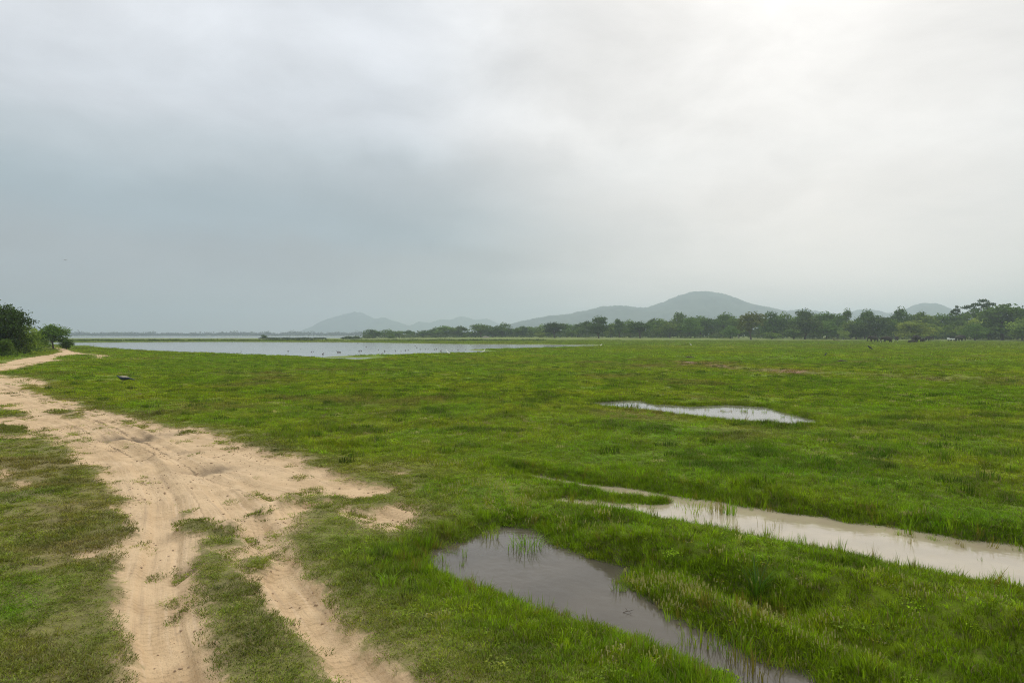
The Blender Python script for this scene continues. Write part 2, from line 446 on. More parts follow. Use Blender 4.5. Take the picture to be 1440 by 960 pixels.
def tint_of(x, y, F):
    n1 = fbm(x * 0.10, y * 0.10, 4, 101); n2 = fbm(x * 0.45, y * 0.45, 3, 103); n3 = fbm(x * 1.7, y * 1.7, 3, 105)
    t = 0.5 + 0.55 * n1 + 0.45 * n2 + 0.25 * n3
    t = np.clip(t, 0, 1)[:, None]
    c = C_LUSH * (1 - t) + C_MID * t
    yl = np.clip(0.9 * fbm(x * 0.06 + 5, y * 0.06, 3, 107) + 0.55 * n2 + 0.10, 0, 1)[:, None]
    c = c * (1 - 0.6 * yl) + C_YEL * 0.6 * yl
    dk = np.clip(2.6 * fbm(x * 0.75, y * 0.75 + 9, 4, 109) - 0.34, 0, 1)[:, None] * (.72 - .35 * smooth(F['r'], 18, 60))[:, None]
    c = c * (1 - dk) + C_DARK * dk
    verge = smooth(-sdf(x, y, VERGE, 2.0), -0.5, 1.0)
    edge = smooth(F['dirt'], -1.3, 0.0)
    dry = np.clip(0.46 * edge + 0.62 * verge * (0.55 + 0.9 * n2 + .5 * n3), 0, 0.85)
    far_dry = np.clip(2.0 * fbm(x * 0.22 + 40, y * 0.22, 4, 111) - 0.56, 0, 0.60)
    dry = np.maximum(dry, far_dry)
    dry = np.maximum(dry, 0.75 * smooth(F['scar'], -1.5, 0.3))
    mixc = (C_OLIVE * 0.55 + C_DRY * 0.45)
    c = c * (1 - dry[:, None]) + mixc * dry[:, None]
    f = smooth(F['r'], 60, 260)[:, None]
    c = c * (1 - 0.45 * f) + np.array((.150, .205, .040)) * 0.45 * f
    return c, dry, verge, edge


# ------------------------------------------------------------------ object helpers
def mesh_np(name, verts, faces, mats=(), smooth_sh=False):
    """verts (n,3); faces (m,k) with constant k"""
    me = bpy.data.meshes.new(name)
    verts = np.ascontiguousarray(verts, np.float32); faces = np.ascontiguousarray(faces, np.int32)
    me.vertices.add(len(verts)); me.vertices.foreach_set('co', verts.ravel())
    k = faces.shape[1] if len(faces) else 3
    me.loops.add(faces.size); me.loops.foreach_set('vertex_index', faces.ravel())
    me.polygons.add(len(faces))
    me.polygons.foreach_set('loop_start', np.arange(0, faces.size, k, dtype=np.int32))
    me.polygons.foreach_set('loop_total', np.full(len(faces), k, np.int32))
    if smooth_sh: me.polygons.foreach_set('use_smooth', np.ones(len(faces), bool))
    me.update(calc_edges=True)
    for m in mats: me.materials.append(m)
    return me

def fattr(me, name, arr, typ='FLOAT', dom='POINT'):
    a = me.attributes.new(name, typ, dom)
    if typ == 'FLOAT_COLOR':
        arr = np.concatenate([arr, np.ones((len(arr), 1))], 1)
        a.data.foreach_set('color', np.ascontiguousarray(arr, np.float32).ravel())
    elif typ == 'FLOAT_VECTOR':
        a.data.foreach_set('vector', np.ascontiguousarray(arr, np.float32).ravel())
    elif typ == 'INT':
        a.data.foreach_set('value', np.ascontiguousarray(arr, np.int32))
    else:
        a.data.foreach_set('value', np.ascontiguousarray(arr, np.float32))

def obj(name, data, parent=None, loc=None, kind=None, label=None, cat=None, group=None):
    o = bpy.data.objects.new(name, data); COL.objects.link(o)
    if parent: o.parent = parent
    if loc is not None: o.location = loc
    if kind: o['kind'] = kind
    if label: o['label'] = label
    if cat: o['category'] = cat
    if group: o['group'] = group
    return o

def thing(name, label, cat, loc=(0, 0, 0), rz=0.0, group=None, scale=None):
    o = obj(name, None, None, loc, None, label, cat, group)
    o.rotation_euler = (0, 0, rz)
    o.empty_display_size = 0.3
    if scale is not None: o.scale = scale
    return o

def mat(name):
    m = bpy.data.materials.new(name); m.use_nodes = True
    m.node_tree.nodes.clear()
    t = NT(m.node_tree)
    out = t.new('ShaderNodeOutputMaterial')
    return m, t, out

def principled(t, out, col, rough=0.8, spec=0.3, normal=None):
    b = t.new('ShaderNodeBsdfPrincipled')
    t.put(b.inputs['Base Color'], col); t.put(b.inputs['Roughness'], rough)
    b.inputs['Specular IOR Level'].default_value = spec
    if normal is not None: t.l.new(normal, b.inputs['Normal'])
    t.l.new(b.outputs[0], out.inputs[0])
    return b

def plain(name, col, rough=0.8, spec=0.3, var=0.25, scale=6.0):
    m, t, out = mat(name)
    tcn = t.new('ShaderNodeTexCoord')
    n = t.noise(tcn.outputs['Object'], scale, 4, 0.6)
    lo = tuple(c * (1 - var) for c in col); hi = tuple(min(1, c * (1 + var)) for c in col)
    principled(t, out, t.mix(n, lo, hi), rough, spec)
    return m


# ------------------------------------------------------------------ materials of the ground and plants
def ground_material(is_track):
    m, t, out = mat('sandy_track_earth' if is_track else 'meadow_soil')
    tcn = t.new('ShaderNodeTexCoord'); p = tcn.outputs['Object']
    nf = t.noise(p, 9.0, 5, 0.62); nm = t.noise(p, 1.6, 4, 0.55); nl = t.noise(p, 0.28, 3, 0.5); ng = t.noise(p, 55.0, 3, 0.6)
    dirt = t.attr('dirt'); damp = t.attr('damp'); tread = t.attr('tread'); scar = t.attr('scar'); pool = t.attr('pool')
    wob = t.m('ADD', dirt, t.m('MULTIPLY', t.m('SUBTRACT', nf, 0.5), 0.45))
    md = t.step(wob, -0.10, 0.10)
    sand = t.mix(t.step(nm, 0.34, 0.68), (.620, .450, .262), (.490, .342, .188))
    sand = t.mix(t.step(nl, 0.42, 0.64, 0, 0.55), sand, (.61, .45, .275))
    sand = t.mix(t.step(nf, 0.52, 0.70, 0, 0.45), sand, (.43, .295, .17))
    sand = t.mix(t.step(ng, 0.60, 0.70, 0, 0.45), sand, (.23, .165, .105))
    cxy = t.new('ShaderNodeCombineXYZ')
    t.l.new(t.m('MULTIPLY', t.attr('lat'), 16.0), cxy.inputs[0]); t.l.new(t.m('MULTIPLY', tread, 0.45), cxy.inputs[1])
    stn = t.noise(cxy.outputs[0], 1.0, 4, 0.6)
    smk = t.attr('smask')
    sand = t.mix(t.m('MULTIPLY', smk, t.step(stn, 0.50, 0.70, 0, 0.5)), sand, (.36, .26, .165))
    sand = t.mix(t.m('MULTIPLY', smk, t.step(stn, 0.48, 0.30, 0, 0.5)), sand, (.66, .50, .33))
    sand = t.mix(t.m('MULTIPLY', damp, 1.0, clamp=True), sand, (.085, .066, .045))
    gt = t.attr('gtint', 'Color')
    thatch = t.mix(t.step(nf, 0.40, 0.65), gt, t.mix(0.6, gt, (.11, .085, .04)))
    thatch = t.mix(t.step(nm, 0.3, 0.7, 0.0, 0.35), thatch, t.mix(0.5, gt, (.04, .075, .012)))
    col = t.mix(md, thatch, sand)
    ms = t.step(t.m('ADD', scar, t.m('MULTIPLY', t.m('SUBTRACT', nm, 0.5), 1.2)), 0.0, 0.6)
    col = t.mix(ms, col, t.mix(nf, (.33, .195, .115), (.20, .125, .07)))
    mw = t.step(t.m('ADD', pool, t.m('MULTIPLY', t.m('SUBTRACT', nf, 0.5), 0.12)), 0.26, 0.06)
    mw = t.m('MULTIPLY', mw, t.m('SUBTRACT', 1.0, t.m('MULTIPLY', md, 0.4)))
    col = t.mix(mw, col, (.095, .072, .042))
    tr = t.m('SINE', t.m('MULTIPLY', tread, 2 * math.pi / 0.085))
    tr = t.m('MULTIPLY', t.m('MULTIPLY', tr, t.attr('tmask')), t.step(nm, 0.40, 0.56))
    hgt = t.m('ADD', t.m('MULTIPLY', nf, 0.040), t.m('ADD', t.m('MULTIPLY', ng, 0.013), t.m('MULTIPLY', tr, t.m('MULTIPLY', md, 0.0055))))
    hgt = t.m('ADD', hgt, t.m('MULTIPLY', t.m('MULTIPLY', stn, smk), t.m('MULTIPLY', md, 0.022)))
    vo = t.new('ShaderNodeTexVoronoi'); vo.inputs['Scale'].default_value = 14.0; t.l.new(p, vo.inputs['Vector'])
    hgt = t.m('ADD', hgt, t.m('MULTIPLY', t.m('MULTIPLY', t.step(vo.outputs['Distance'], 0.05, 0.40), t.step(nm, .45, .6)), t.m('MULTIPLY', md, 0.012)))
    bmp = t.new('ShaderNodeBump'); bmp.inputs['Strength'].default_value = 0.9; bmp.inputs['Distance'].default_value = 1.0
    t.l.new(hgt, bmp.inputs['Height'])
    rough = t.m('SUBTRACT', 0.95, t.m('MULTIPLY', mw, 0.35))
    principled(t, out, col, rough, 0.25, bmp.outputs[0])
    return m

def water_material(name, col, rough=0.04, wave=0.6, scale=3.0, stretch=(1, 1, 1), ior=1.33):
    m, t, out = mat(name)
    tcn = t.new('ShaderNodeTexCoord')
    mp = t.new('ShaderNodeMapping'); mp.inputs['Scale'].default_value = stretch
    t.l.new(tcn.outputs['Object'], mp.inputs[0])
    n = t.noise(mp.outputs[0], scale, 3, 0.5); nl = t.noise(mp.outputs[0], scale * 0.22, 3, 0.5)
    bmp = t.new('ShaderNodeBump'); bmp.inputs['Strength'].default_value = wave; bmp.inputs['Distance'].default_value = 0.02
    t.l.new(t.m('ADD', n, nl), bmp.inputs['Height'])
    c2 = tuple(c * 0.82 for c in col)
    b = principled(t, out, t.mix(t.step(nl, .35, .65), col, c2), rough, 0.5, bmp.outputs[0])
    b.inputs['IOR'].default_value = ior
    return m

def blade_material(name, translucent=0.35, attr='tint', kind='INSTANCER'):
    m, t, out = mat(name)
    c = t.attr(attr, 'Color', kind)
    hv = t.attr('hv'); bv = t.attr('bv'); pale = t.attr('pale')
    k = t.m('ADD', 0.62, t.m('MULTIPLY', bv, 0.76))
    cc = t.new('ShaderNodeVectorMath', operation='SCALE'); t.l.new(c, cc.inputs[0]); t.l.new(k, cc.inputs['Scale'])
    col = t.mix(t.step(bv, 0.86, 0.93), cc.outputs[0], (.235, .195, .095))          # a few dead blades
    col = t.mix(t.step(hv, 0.32, 0.0, 0, 0.55), col, (.115, .095, .035))             # straw-brown sheaths at the foot
    col = t.mix(pale, col, (.40, .37, .19))
    d = t.new('ShaderNodeBsdfDiffuse'); t.l.new(col, d.inputs[0])
    tr = t.new('ShaderNodeBsdfTranslucent')
    t.l.new(t.mix(1.0, col, (1.1, 1.15, 0.7), 'MULTIPLY'), tr.inputs[0])
    mx = t.new('ShaderNodeMixShader'); mx.inputs[0].default_value = translucent
    t.l.new(d.outputs[0], mx.inputs[1]); t.l.new(tr.outputs[0], mx.inputs[2])
    g = t.new('ShaderNodeBsdfGlossy'); g.inputs['Roughness'].default_value = 0.45; g.inputs[0].default_value = (.9, .95, .9, 1)
    mx2 = t.new('ShaderNodeMixShader'); mx2.inputs[0].default_value = 0.015
    t.l.new(mx.outputs[0], mx2.inputs[1]); t.l.new(g.outputs[0], mx2.inputs[2])
    t.l.new(mx2.outputs[0], out.inputs[0])
    return m

def leaf_material(name):
    """leaf colour from each tree's own colour (object colour), varied leaf by leaf"""
    m, t, out = mat(name)
    oi = t.new('ShaderNodeObjectInfo')
    bv = t.attr('bv'); cl = t.attr('clump')
    k = t.m('ADD', 0.55, t.m('ADD', t.m('MULTIPLY', bv, 0.45), t.m('MULTIPLY', cl, 0.5)))
    cc = t.new('ShaderNodeVectorMath', operation='SCALE'); t.l.new(oi.outputs['Color'], cc.inputs[0]); t.l.new(k, cc.inputs['Scale'])
    col = t.mix(t.step(cl, 0.55, 1.0, 0, 0.30), cc.outputs[0], t.mix(1.0, cc.outputs[0], (1.7, 1.25, .9), 'MULTIPLY'))
    d = t.new('ShaderNodeBsdfDiffuse'); t.l.new(col, d.inputs[0])
    tr = t.new('ShaderNodeBsdfTranslucent'); t.l.new(col, tr.inputs[0])
    mx = t.new('ShaderNodeMixShader'); mx.inputs[0].default_value = 0.25
    t.l.new(d.outputs[0], mx.inputs[1]); t.l.new(tr.outputs[0], mx.inputs[2])
    t.l.new(mx.outputs[0], out.inputs[0])
    return m

M_GROUND = ground_material(False); M_TRACK = ground_material(True)
M_BLADE = blade_material('grass_blades')
M_LEAF = leaf_material('tree_leaves')
M_BARK = plain('bark', (.10, .075, .055), .9, .2, .4, 3.0)

# ------------------------------------------------------------------ ground sheet
def geo_rows(a, b, g):
    n = max(2, int(math.log(b / a) / g)); return a * (b / a) ** (np.arange(n) / n)
rad = np.concatenate([geo_rows(0.6, 3.2, 0.06), geo_rows(3.2, 60, 0.0075), geo_rows(60, 420, 0.014), geo_rows(420, 6000, 0.045), [6000.0]])
ang = np.concatenate([np.linspace(R(-62), R(62), 780), np.arange(R(65), R(297), R(3))])
na, nr = len(ang), len(rad)
AA, RR = np.meshgrid(ang, rad)
gx = np.concatenate([[0.0], (RR * np.sin(AA)).ravel()]); gy = np.concatenate([[0.0], (RR * np.cos(AA)).ravel()])
FG = fields(gx, gy)
gt, g_dry, g_verge, g_edge = tint_of(gx, gy, FG)
gverts = np.stack([gx, gy, FG['h']], 1)
ii = np.arange(nr - 1)[:, None] * na; jj = np.arange(na)[None, :]; j2 = (jj + 1) % na
quads = np.stack([1 + ii + jj, 1 + ii + na + jj, 1 + ii + na + j2, 1 + ii + j2], -1).reshape(-1, 4)[:, ::-1]
tri0 = np.stack([np.zeros(na, int), 1 + np.arange(na), 1 + (np.arange(na) + 1) % na, np.zeros(na, int)], 1)
on_track = (FG['dirt'][quads].mean(1) > 0.0) & (np.hypot(gx, gy)[quads].mean(1) < 170)

bs = np.clip(np.maximum(g_verge, g_edge) * .6, 0, .55)[:, None] * (1 - smooth(FG['r'], 25, 60))[:, None]
gsoil = gt * .80 * (1 - bs) + np.array((.255, .20, .095)) * bs  # grass tint lowered to imitate shading among the tufts, mixed with soil brown

def sub_sheet(name, q, m, kind='structure'):
    used = np.unique(q); remap = np.zeros(len(gverts), int); remap[used] = np.arange(len(used))
    me = mesh_np(name, gverts[used], remap[q], [m], True)
    for k in ('dirt', 'damp', 'tread', 'tmask', 'lat', 'smask', 'scar', 'pool'): fattr(me, k, FG[k][used])
    fattr(me, 'gtint', gsoil[used], 'FLOAT_COLOR')
    return obj(name, me, kind=kind)
ground = sub_sheet('ground', quads[~on_track], M_GROUND)
track = sub_sheet('dirt_track', quads[on_track], M_TRACK)
# close the tiny disc under the camera
me = mesh_np('ground_hub', gverts[:1 + na], np.stack([np.zeros(na, int), 1 + (np.arange(na) + 1) % na, 1 + np.arange(na)], 1), [M_GROUND], True)
for k in ('dirt', 'damp', 'tread', 'tmask', 'lat', 'smask', 'scar', 'pool'): fattr(me, k, FG[k][:1 + na])
fattr(me, 'gtint', gsoil[:1 + na], 'FLOAT_COLOR')
obj('ground', me, kind='structure')

def water_sheet(name, pg, z, m, grow):
    pg = np.asarray(pg); c = pg.mean(0)
    lo = pg.min(0) - grow; hi = pg.max(0) + grow
    nx = 24; ny = 24
    X, Y = np.meshgrid(np.linspace(lo[0], hi[0], nx), np.linspace(lo[1], hi[1], ny))
    X = X.ravel(); Y = Y.ravel()
    q = (np.arange(ny - 1)[:, None] * nx + np.arange(nx - 1)[None, :]).ravel()
    f = np.stack([q, q + 1, q + 1 + nx, q + nx], 1)
    # keep only cells near the pool so the sheet does not surface elsewhere
    cx = X[f].mean(1); cy = Y[f].mean(1)
    cell = max((hi[0] - lo[0]) / nx, (hi[1] - lo[1]) / ny)
    keep = sdf(cx, cy, pg, 400.0) < cell * 0.9 + grow * 0.5
    return obj(name, mesh_np(name, np.stack([X, Y, np.full(X.shape, z)], 1), f[keep], [m], True), kind='structure')

W_DARK = water_material('brown_pool_water', (.098, .084, .064), 0.05, 0.25, 5.0)
W_SKYPALE = water_material('sky_pale_pool_water', (.42, .355, .245), 0.05, 0.2, 5.0, (1, 1, 1), 1.6)  # muddy water, base colour raised to stand in for bright sky reflection
W_CLEAR = water_material('meadow_pool_water', (.20, .19, .165), 0.06, 0.3, 2.0)
W_LAKE = water_material('lake_water', (.26, .255, .235), 0.10, 0.7, 0.8, (1, .5, 1))
water_sheet('puddle_water', POOL_LEFT, WL, W_DARK, 0.12)
water_sheet('channel_water', CHANNEL, WL, W_SKYPALE, 0.12)
water_sheet('pool_water', MID_POOL, WL, W_CLEAR, 0.25)
water_sheet('seep_water', SEEP, WL, W_DARK, 0.12)
water_sheet('rut_water', RUT_POOL, WL - 0.02, W_DARK, 0.1)
water_sheet('lake', LAKE, -0.14, W_LAKE, 6.0)
fwm = mesh_np('far_water', np.array([(-2200, FAR_WATER_Y[0] - 100, -0.3), (-130, FAR_WATER_Y[0] - 100, -0.3), (-260, FAR_WATER_Y[1] + 60, -0.3), (-2200, FAR_WATER_Y[1] + 60, -0.3)]),
              np.array([[0, 1, 2, 3]]), [W_LAKE])
obj('far_water', fwm, kind='structure')

# ------------------------------------------------------------------ grass
def tuft(kind, seed):
    """one small tuft: list of blades as tapered, bent strips. Returns verts, tris, hv, bv, pale"""
    g = np.random.default_rng(seed)
    spec = dict(short=(50, .085, .025, .075, .0058, .95), med=(48, .095, .045, .115, .0060, .85), tall=(36, .085, .09, .22, .0065, .6),
                patch=(80, .42, .04, .12, .026, .9), far=(70, 1.2, .06, .17, .09, .8), reed=(14, .06, .16, .36, .007, .3),
                seed=(16, .10, .12, .25, .0045, .4), spike=(34, .05, .30, .62, .011, .75))[kind] if kind not in ('clover', 'flower') else (44, .10, .015, .05, .0115, 1.0)
    n, rad_, h0, h1, w, lean = spec
    V = []; T = []; HV = []; BV = []; PL = []
    def add(vs, ts, hv, bv, pl):
        b = len(V); V.extend(vs); T.extend([tuple(b + i for i in t_) for t_ in ts]); HV.extend(hv); BV.extend([bv] * len(vs)); PL.extend(pl)
    for i in range(n):
        a = g.uniform(0, 2 * math.pi); rr = rad_ * math.sqrt(g.uniform(0, 1))
        bx, by = rr * math.cos(a), rr * math.sin(a)
        h = g.uniform(h0, h1) * (1 - 0.35 * (rr / rad_) ** 2)
        yaw = g.uniform(0, 2 * math.pi); le = lean * g.uniform(0.1, 1.0) * h
        da = a + g.normal(0, 0.9); dx, dy = math.cos(da) * le, math.sin(da) * le
        wx, wy = math.cos(yaw) * w * .5, math.sin(yaw) * w * .5
        bv = g.uniform(0, 1)
        if kind in ('clover', 'flower'):
            z = g.uniform(h0, h1); s = w * g.uniform(.7, 1.3)
            t1 = g.normal(0, .35, 2)
            c, s_ = math.cos(yaw) * s, math.sin(yaw) * s
            vs = [(bx - c, by - s_, z - t1[0] * s), (bx + s_ * .8, by - c * .8, z + t1[1] * s), (bx + c, by + s_, z + t1[0] * s), (bx - s_ * .8, by + c * .8, z - t1[1] * s)]
            pl = [1.0] * 4 if (kind == 'flower' and i % 3 == 0) else [0.0] * 4
            add(vs, [(0, 1, 2), (0, 2, 3)], [.6] * 4, bv * .8, pl)
            continue
        pale0 = 0.0
        m1 = .55
        vs = [(bx - wx, by - wy, -0.01), (bx + wx, by + wy, -0.01),
              (bx - wx * .8 + dx * .35, by - wy * .8 + dy * .35, h * m1), (bx + wx * .8 + dx * .35, by + wy * .8 + dy * .35, h * m1),
              (bx + dx, by + dy, h * (1 - .22 * min(1, lean)))]
        ts = [(0, 1, 3), (0, 3, 2), (2, 3, 4)]
        add(vs, ts, [0, 0, .55, .55, 1], bv, [pale0] * 5)
        if kind == 'seed' and i % 2 == 0:
            tx, ty, tz = bx + dx, by + dy, h * (1 - .22 * lean)
            q = w * 1.5
            vs = [(tx - q * .9, ty, tz - .03), (tx + q * .9, ty, tz - .03), (tx + q * .4, ty + q, tz + .03), (tx - q * .4, ty - q, tz + .035)]
            add(vs, [(0, 1, 2), (0, 2, 3)], [1] * 4, .4, [.75] * 4)
    return np.array(V), np.array(T), np.array(HV), np.array(BV), np.array(PL)

VARIANTS = [('short', 1), ('short', 2), ('short', 3), ('med', 4), ('med', 5), ('med', 6), ('tall', 7), ('tall', 8), ('clover', 9),
            ('patch', 10), ('patch', 11), ('patch', 12), ('far', 13), ('far', 14), ('seed', 15), ('seed', 16), ('reed', 17), ('reed', 18), ('flower', 19), ('spike', 20)]
VI = {}
for i_, (k_, s_) in enumerate(VARIANTS): VI.setdefault(k_, []).append(i_)
TUFTS = [tuft(k_, s_) for k_, s_ in VARIANTS]

def grass_tree():
    ng = bpy.data.node_groups.new('scatter_tufts', 'GeometryNodeTree')
    ng.interface.new_socket('Geometry', in_out='INPUT', socket_type='NodeSocketGeometry')
    ng.interface.new_socket('Geometry', in_out='OUTPUT', socket_type='NodeSocketGeometry')
    N = ng.nodes; L = ng.links
    gi = N.new('NodeGroupInput'); go = N.new('NodeGroupOutput')
    def na_(name, typ):
        n = N.new('GeometryNodeInputNamedAttribute'); n.data_type = typ; n.inputs[0].default_value = name
        return n.outputs[0]
    cmp_ = N.new('FunctionNodeCompare'); cmp_.data_type = 'INT'; cmp_.operation = 'EQUAL'
    L.new(na_('var', 'INT'), cmp_.inputs[2]); cmp_.inputs[3].default_value = 0
    sp = N.new('GeometryNodeSeparateGeometry'); sp.domain = 'POINT'
    L.new(gi.outputs[0], sp.inputs[0]); L.new(cmp_.outputs[0], sp.inputs[1])
    si = N.new('GeometryNodeSplitToInstances'); si.domain = 'POINT'
    L.new(sp.outputs[1], si.inputs[0]); L.new(na_('var', 'INT'), si.inputs['Group ID'])
    ip = N.new('GeometryNodeInstanceOnPoints')
    L.new(sp.outputs[0], ip.inputs['Points']); L.new(si.outputs[0], ip.inputs['Instance'])
    ip.inputs['Pick Instance'].default_value = True
    L.new(na_('idx', 'INT'), ip.inputs['Instance Index'])
    er = N.new('FunctionNodeEulerToRotation'); L.new(na_('rot', 'FLOAT_VECTOR'), er.inputs[0]); L.new(er.outputs[0], ip.inputs['Rotation'])
    L.new(na_('scl', 'FLOAT_VECTOR'), ip.inputs['Scale'])
    L.new(ip.outputs[0], go.inputs[0])
    return ng
GT = grass_tree()

def scatter(name, pos, idx, scl, tint, kind='stuff', tilt=0.10, material=None):
    n = len(pos)
    vs = [pos]; ts = []; var = [np.zeros(n, int)]; hv = [np.zeros(n)]; bv = [np.zeros(n)]; pl = [np.zeros(n)]
    off = n
    for k, (V, T, H, B, PLa) in enumerate(TUFTS):
        vs.append(V); ts.append(T + off); var.append(np.full(len(V), k + 1)); hv.append(H); bv.append(B); pl.append(PLa); off += len(V)
    me = mesh_np(name, np.concatenate(vs), np.concatenate(ts), [material or M_BLADE])
    pad = off - n
    fattr(me, 'var', np.concatenate(var), 'INT'); fattr(me, 'hv', np.concatenate(hv)); fattr(me, 'bv', np.concatenate(bv)); fattr(me, 'pale', np.concatenate(pl))
    fattr(me, 'idx', np.concatenate([idx, np.zeros(pad, int)]), 'INT')
    rot = np.stack([rng.normal(0, tilt, n), rng.normal(0, tilt, n), rng.uniform(0, 2 * math.pi, n)], 1)
    fattr(me, 'rot', np.concatenate([rot, np.zeros((pad, 3))]), 'FLOAT_VECTOR')
    fattr(me, 'scl', np.concatenate([scl, np.ones((pad, 3))]), 'FLOAT_VECTOR')
    fattr(me, 'tint', np.concatenate([tint, np.zeros((pad, 3))]), 'FLOAT_COLOR')
    o = obj(name, me, kind=kind)
    md = o.modifiers.new('scatter', 'NODES'); md.node_group = GT
    return o

def sector(r0, r1, dens, a=None):
    a = a or (60 if r1 <= 30 else 55 if r1 <= 90 else 51)
    A = R(a) * (r1 * r1 - r0 * r0)
    n = int(A * dens)
    r = np.sqrt(rng.uniform(r0 * r0, r1 * r1, n)); th = rng.uniform(-R(a), R(a), n)
    return r * np.sin(th), r * np.cos(th)

def pick(kind, n):
    a = np.array(VI[kind]); return a[rng.integers(0, len(a), n)]

bands = [(2.6, 9, 240), (9, 16, 140), (16, 28, 60), (28, 45, 20), (45, 80, 7.0), (80, 150, 1.6), (150, 330, 0.42)]
acc = {'m': [], 'w': []}
for r0, r1, dens in bands:
    x, y = sector(r0, r1, dens)
    F = fields(x, y)
    c, dry, verge, edge = tint_of(x, y, F)
    n = len(x)
    u = rng.uniform(0, 1, n)
    dirt = F['dirt']; ps = F['pool']; z = F['h']; lk = F['lake']
    # where nothing grows
    speck = fbm(x * 2.6, y * 2.6, 3, 121) + 0.5 * fbm(x * 0.35, y * 0.35, 2, 123)
    p_dirt = np.where(speck > 0.34 + 0.28 * np.clip(dirt, 0, 1.0) - 0.14 * smooth(y, 14, 20) * (1 - smooth(y, 40, 60)), 0.8, 0.0) * (dirt < 2.4)
    keep = np.where(dirt > 0.02, u < p_dirt, u < 1.0 - 0.55 * smooth(dirt, -0.35, 0.02))
    bare = fbm(x * 1.5, y * 1.5, 3, 125)
    keep &= ~((verge > 0.5) & (bare > 0.24) & (u > 0.35))
    keep &= ps > -0.03 + 0.05 * rng.normal(0, 1, n)
    keep &= lk > 0.6 * (r0 > 60)
    keep &= (F['scar'] < 0.1) | (u < 0.40)
    keep &= F['emb'] < 1.0 + 6 * u
    if r0 >= 80: keep &= dirt < -0.5
    x, y, z, c, dry, verge, edge, dirt, ps, u = (q[keep] for q in (x, y, z, c, dry, verge, edge, dirt, ps, u))
    F = {k: q[keep] for k, q in F.items()}
    n = len(x); v = rng.uniform(0, 1, n)
    clump = 0.6 * fbm(x * 0.55, y * 0.55, 3, 131) + 0.9 * fbm(x * 0.75, y * 0.75 + 9, 4, 109)
    bankside = smooth(ps, 1.3, 0.25)
    hgt = 1.0 + 0.9 * np.clip(clump, -0.6, 1) + 0.15 * bankside
    hgt *= (1 - 0.45 * np.maximum(edge, verge * 0.7)) * (0.64 if r1 <= 16 else 0.82)
    hgt *= np.clip(rng.normal(1, .18, n), .6, 1.5)
    low = np.full(n, 2.0)
    for g_ in LOWGRASS: low = np.minimum(low, sdf(x, y, g_, 2.0))
    hgt *= 1 - 0.55 * smooth(-low, -0.3, 0.2)
    shorty = np.maximum(edge, verge)
    if r1 <= 30:
        idx = pick('med', n)
        sh = (v < 0.30 + 0.65 * shorty); idx[sh] = pick('short', sh.sum())
        cl = (v > 0.965) & (shorty < .8); idx[cl] = pick('clover', cl.sum())
        tl = (v > 0.70) & (bankside > 0.35) & (v < 0.9); idx[tl] = pick('tall', tl.sum())
        tl2 = (clump > 0.45) & (v > .5) & (v < .72) & (shorty < .4); idx[tl2] = pick('tall', tl2.sum())
        w = np.where(sh, 1.2, 1.0) * (1.0 if r1 < 10 else 1.25 if r1 < 17 else 1.6)
        hs = hgt * np.where(tl | tl2, 0.8, 1.0) * (1.0 if r1 < 10 else 1.05)
    elif r1 <= 80:
        idx = pick('patch', n); w = np.full(n, 0.75 if r1 < 50 else 1.1); hs = hgt * 0.95
    else:
        idx = pick('far', n); w = np.full(n, 0.9 if r1 < 200 else 1.7); hs = hgt * (0.75 if r1 < 200 else .9)
    c = c * np.clip(rng.normal(1, .28, (n, 1)), .4, 1.8) * np.clip(rng.normal(1, .05, (n, 3)), .8, 1.2)
    scl = np.stack([w, w, hs], 1)
    acc['m'].append((np.stack([x, y, z], 1), idx, scl, c))
for (r0, r1, dens, mode) in ((7, 75, .55, 'dark'), (7, 60, .9, 'straw'), (5, 30, 1.2, 'fresh')):
    x, y = sector(r0, r1, dens); F = fields(x, y); c, dry, verge, edge = tint_of(x, y, F); u = rng.uniform(0, 1, len(x))
    sel = (F['dirt'] < -0.5) & (F['pool'] > 0.1) & (F['emb'] < 0) & (F['lake'] > 1) & (verge < .4)
    if mode == 'straw': sel &= fbm(x * .16, y * .16, 3, 133) + .45 * smooth(x / np.maximum(y, 1), .1, .5) > 0.10
    if mode == 'dark': sel &= fbm(x * .10, y * .10, 3, 135) > -0.25
    x, y, z, c, r_ = x[sel], y[sel], F['h'][sel], c[sel], F['r'][sel]; n = len(x)
    col_ = {'dark': C_DARK * 1.15, 'straw': np.array((.47, .385, .20)), 'fresh': C_LUSH * 1.15}[mode]
    c = (col_[None] * .8 + c * .2) * np.clip(rng.normal(1, .2, (n, 1)), .5, 1.5)
    idx = pick('patch' if mode != 'fresh' else 'tall', n)
    far_ = smooth(r_, 8, 40)
    w = {'dark': .45, 'straw': .30, 'fresh': 1.3}[mode] * rng.uniform(.6, 1.4, n) * (1 + .5 * far_)
    hs = {'dark': 1.7, 'straw': .85, 'fresh': .8}[mode] * rng.uniform(.7, 1.3, n)
    acc['m'].append((np.stack([x, y, z], 1), idx, np.stack([w, w, hs], 1), c))
allm = [np.concatenate([a[i] for a in acc['m']]) for i in range(4)]
scatter('meadow_grass', *allm)
N_GRASS = len(allm[0])

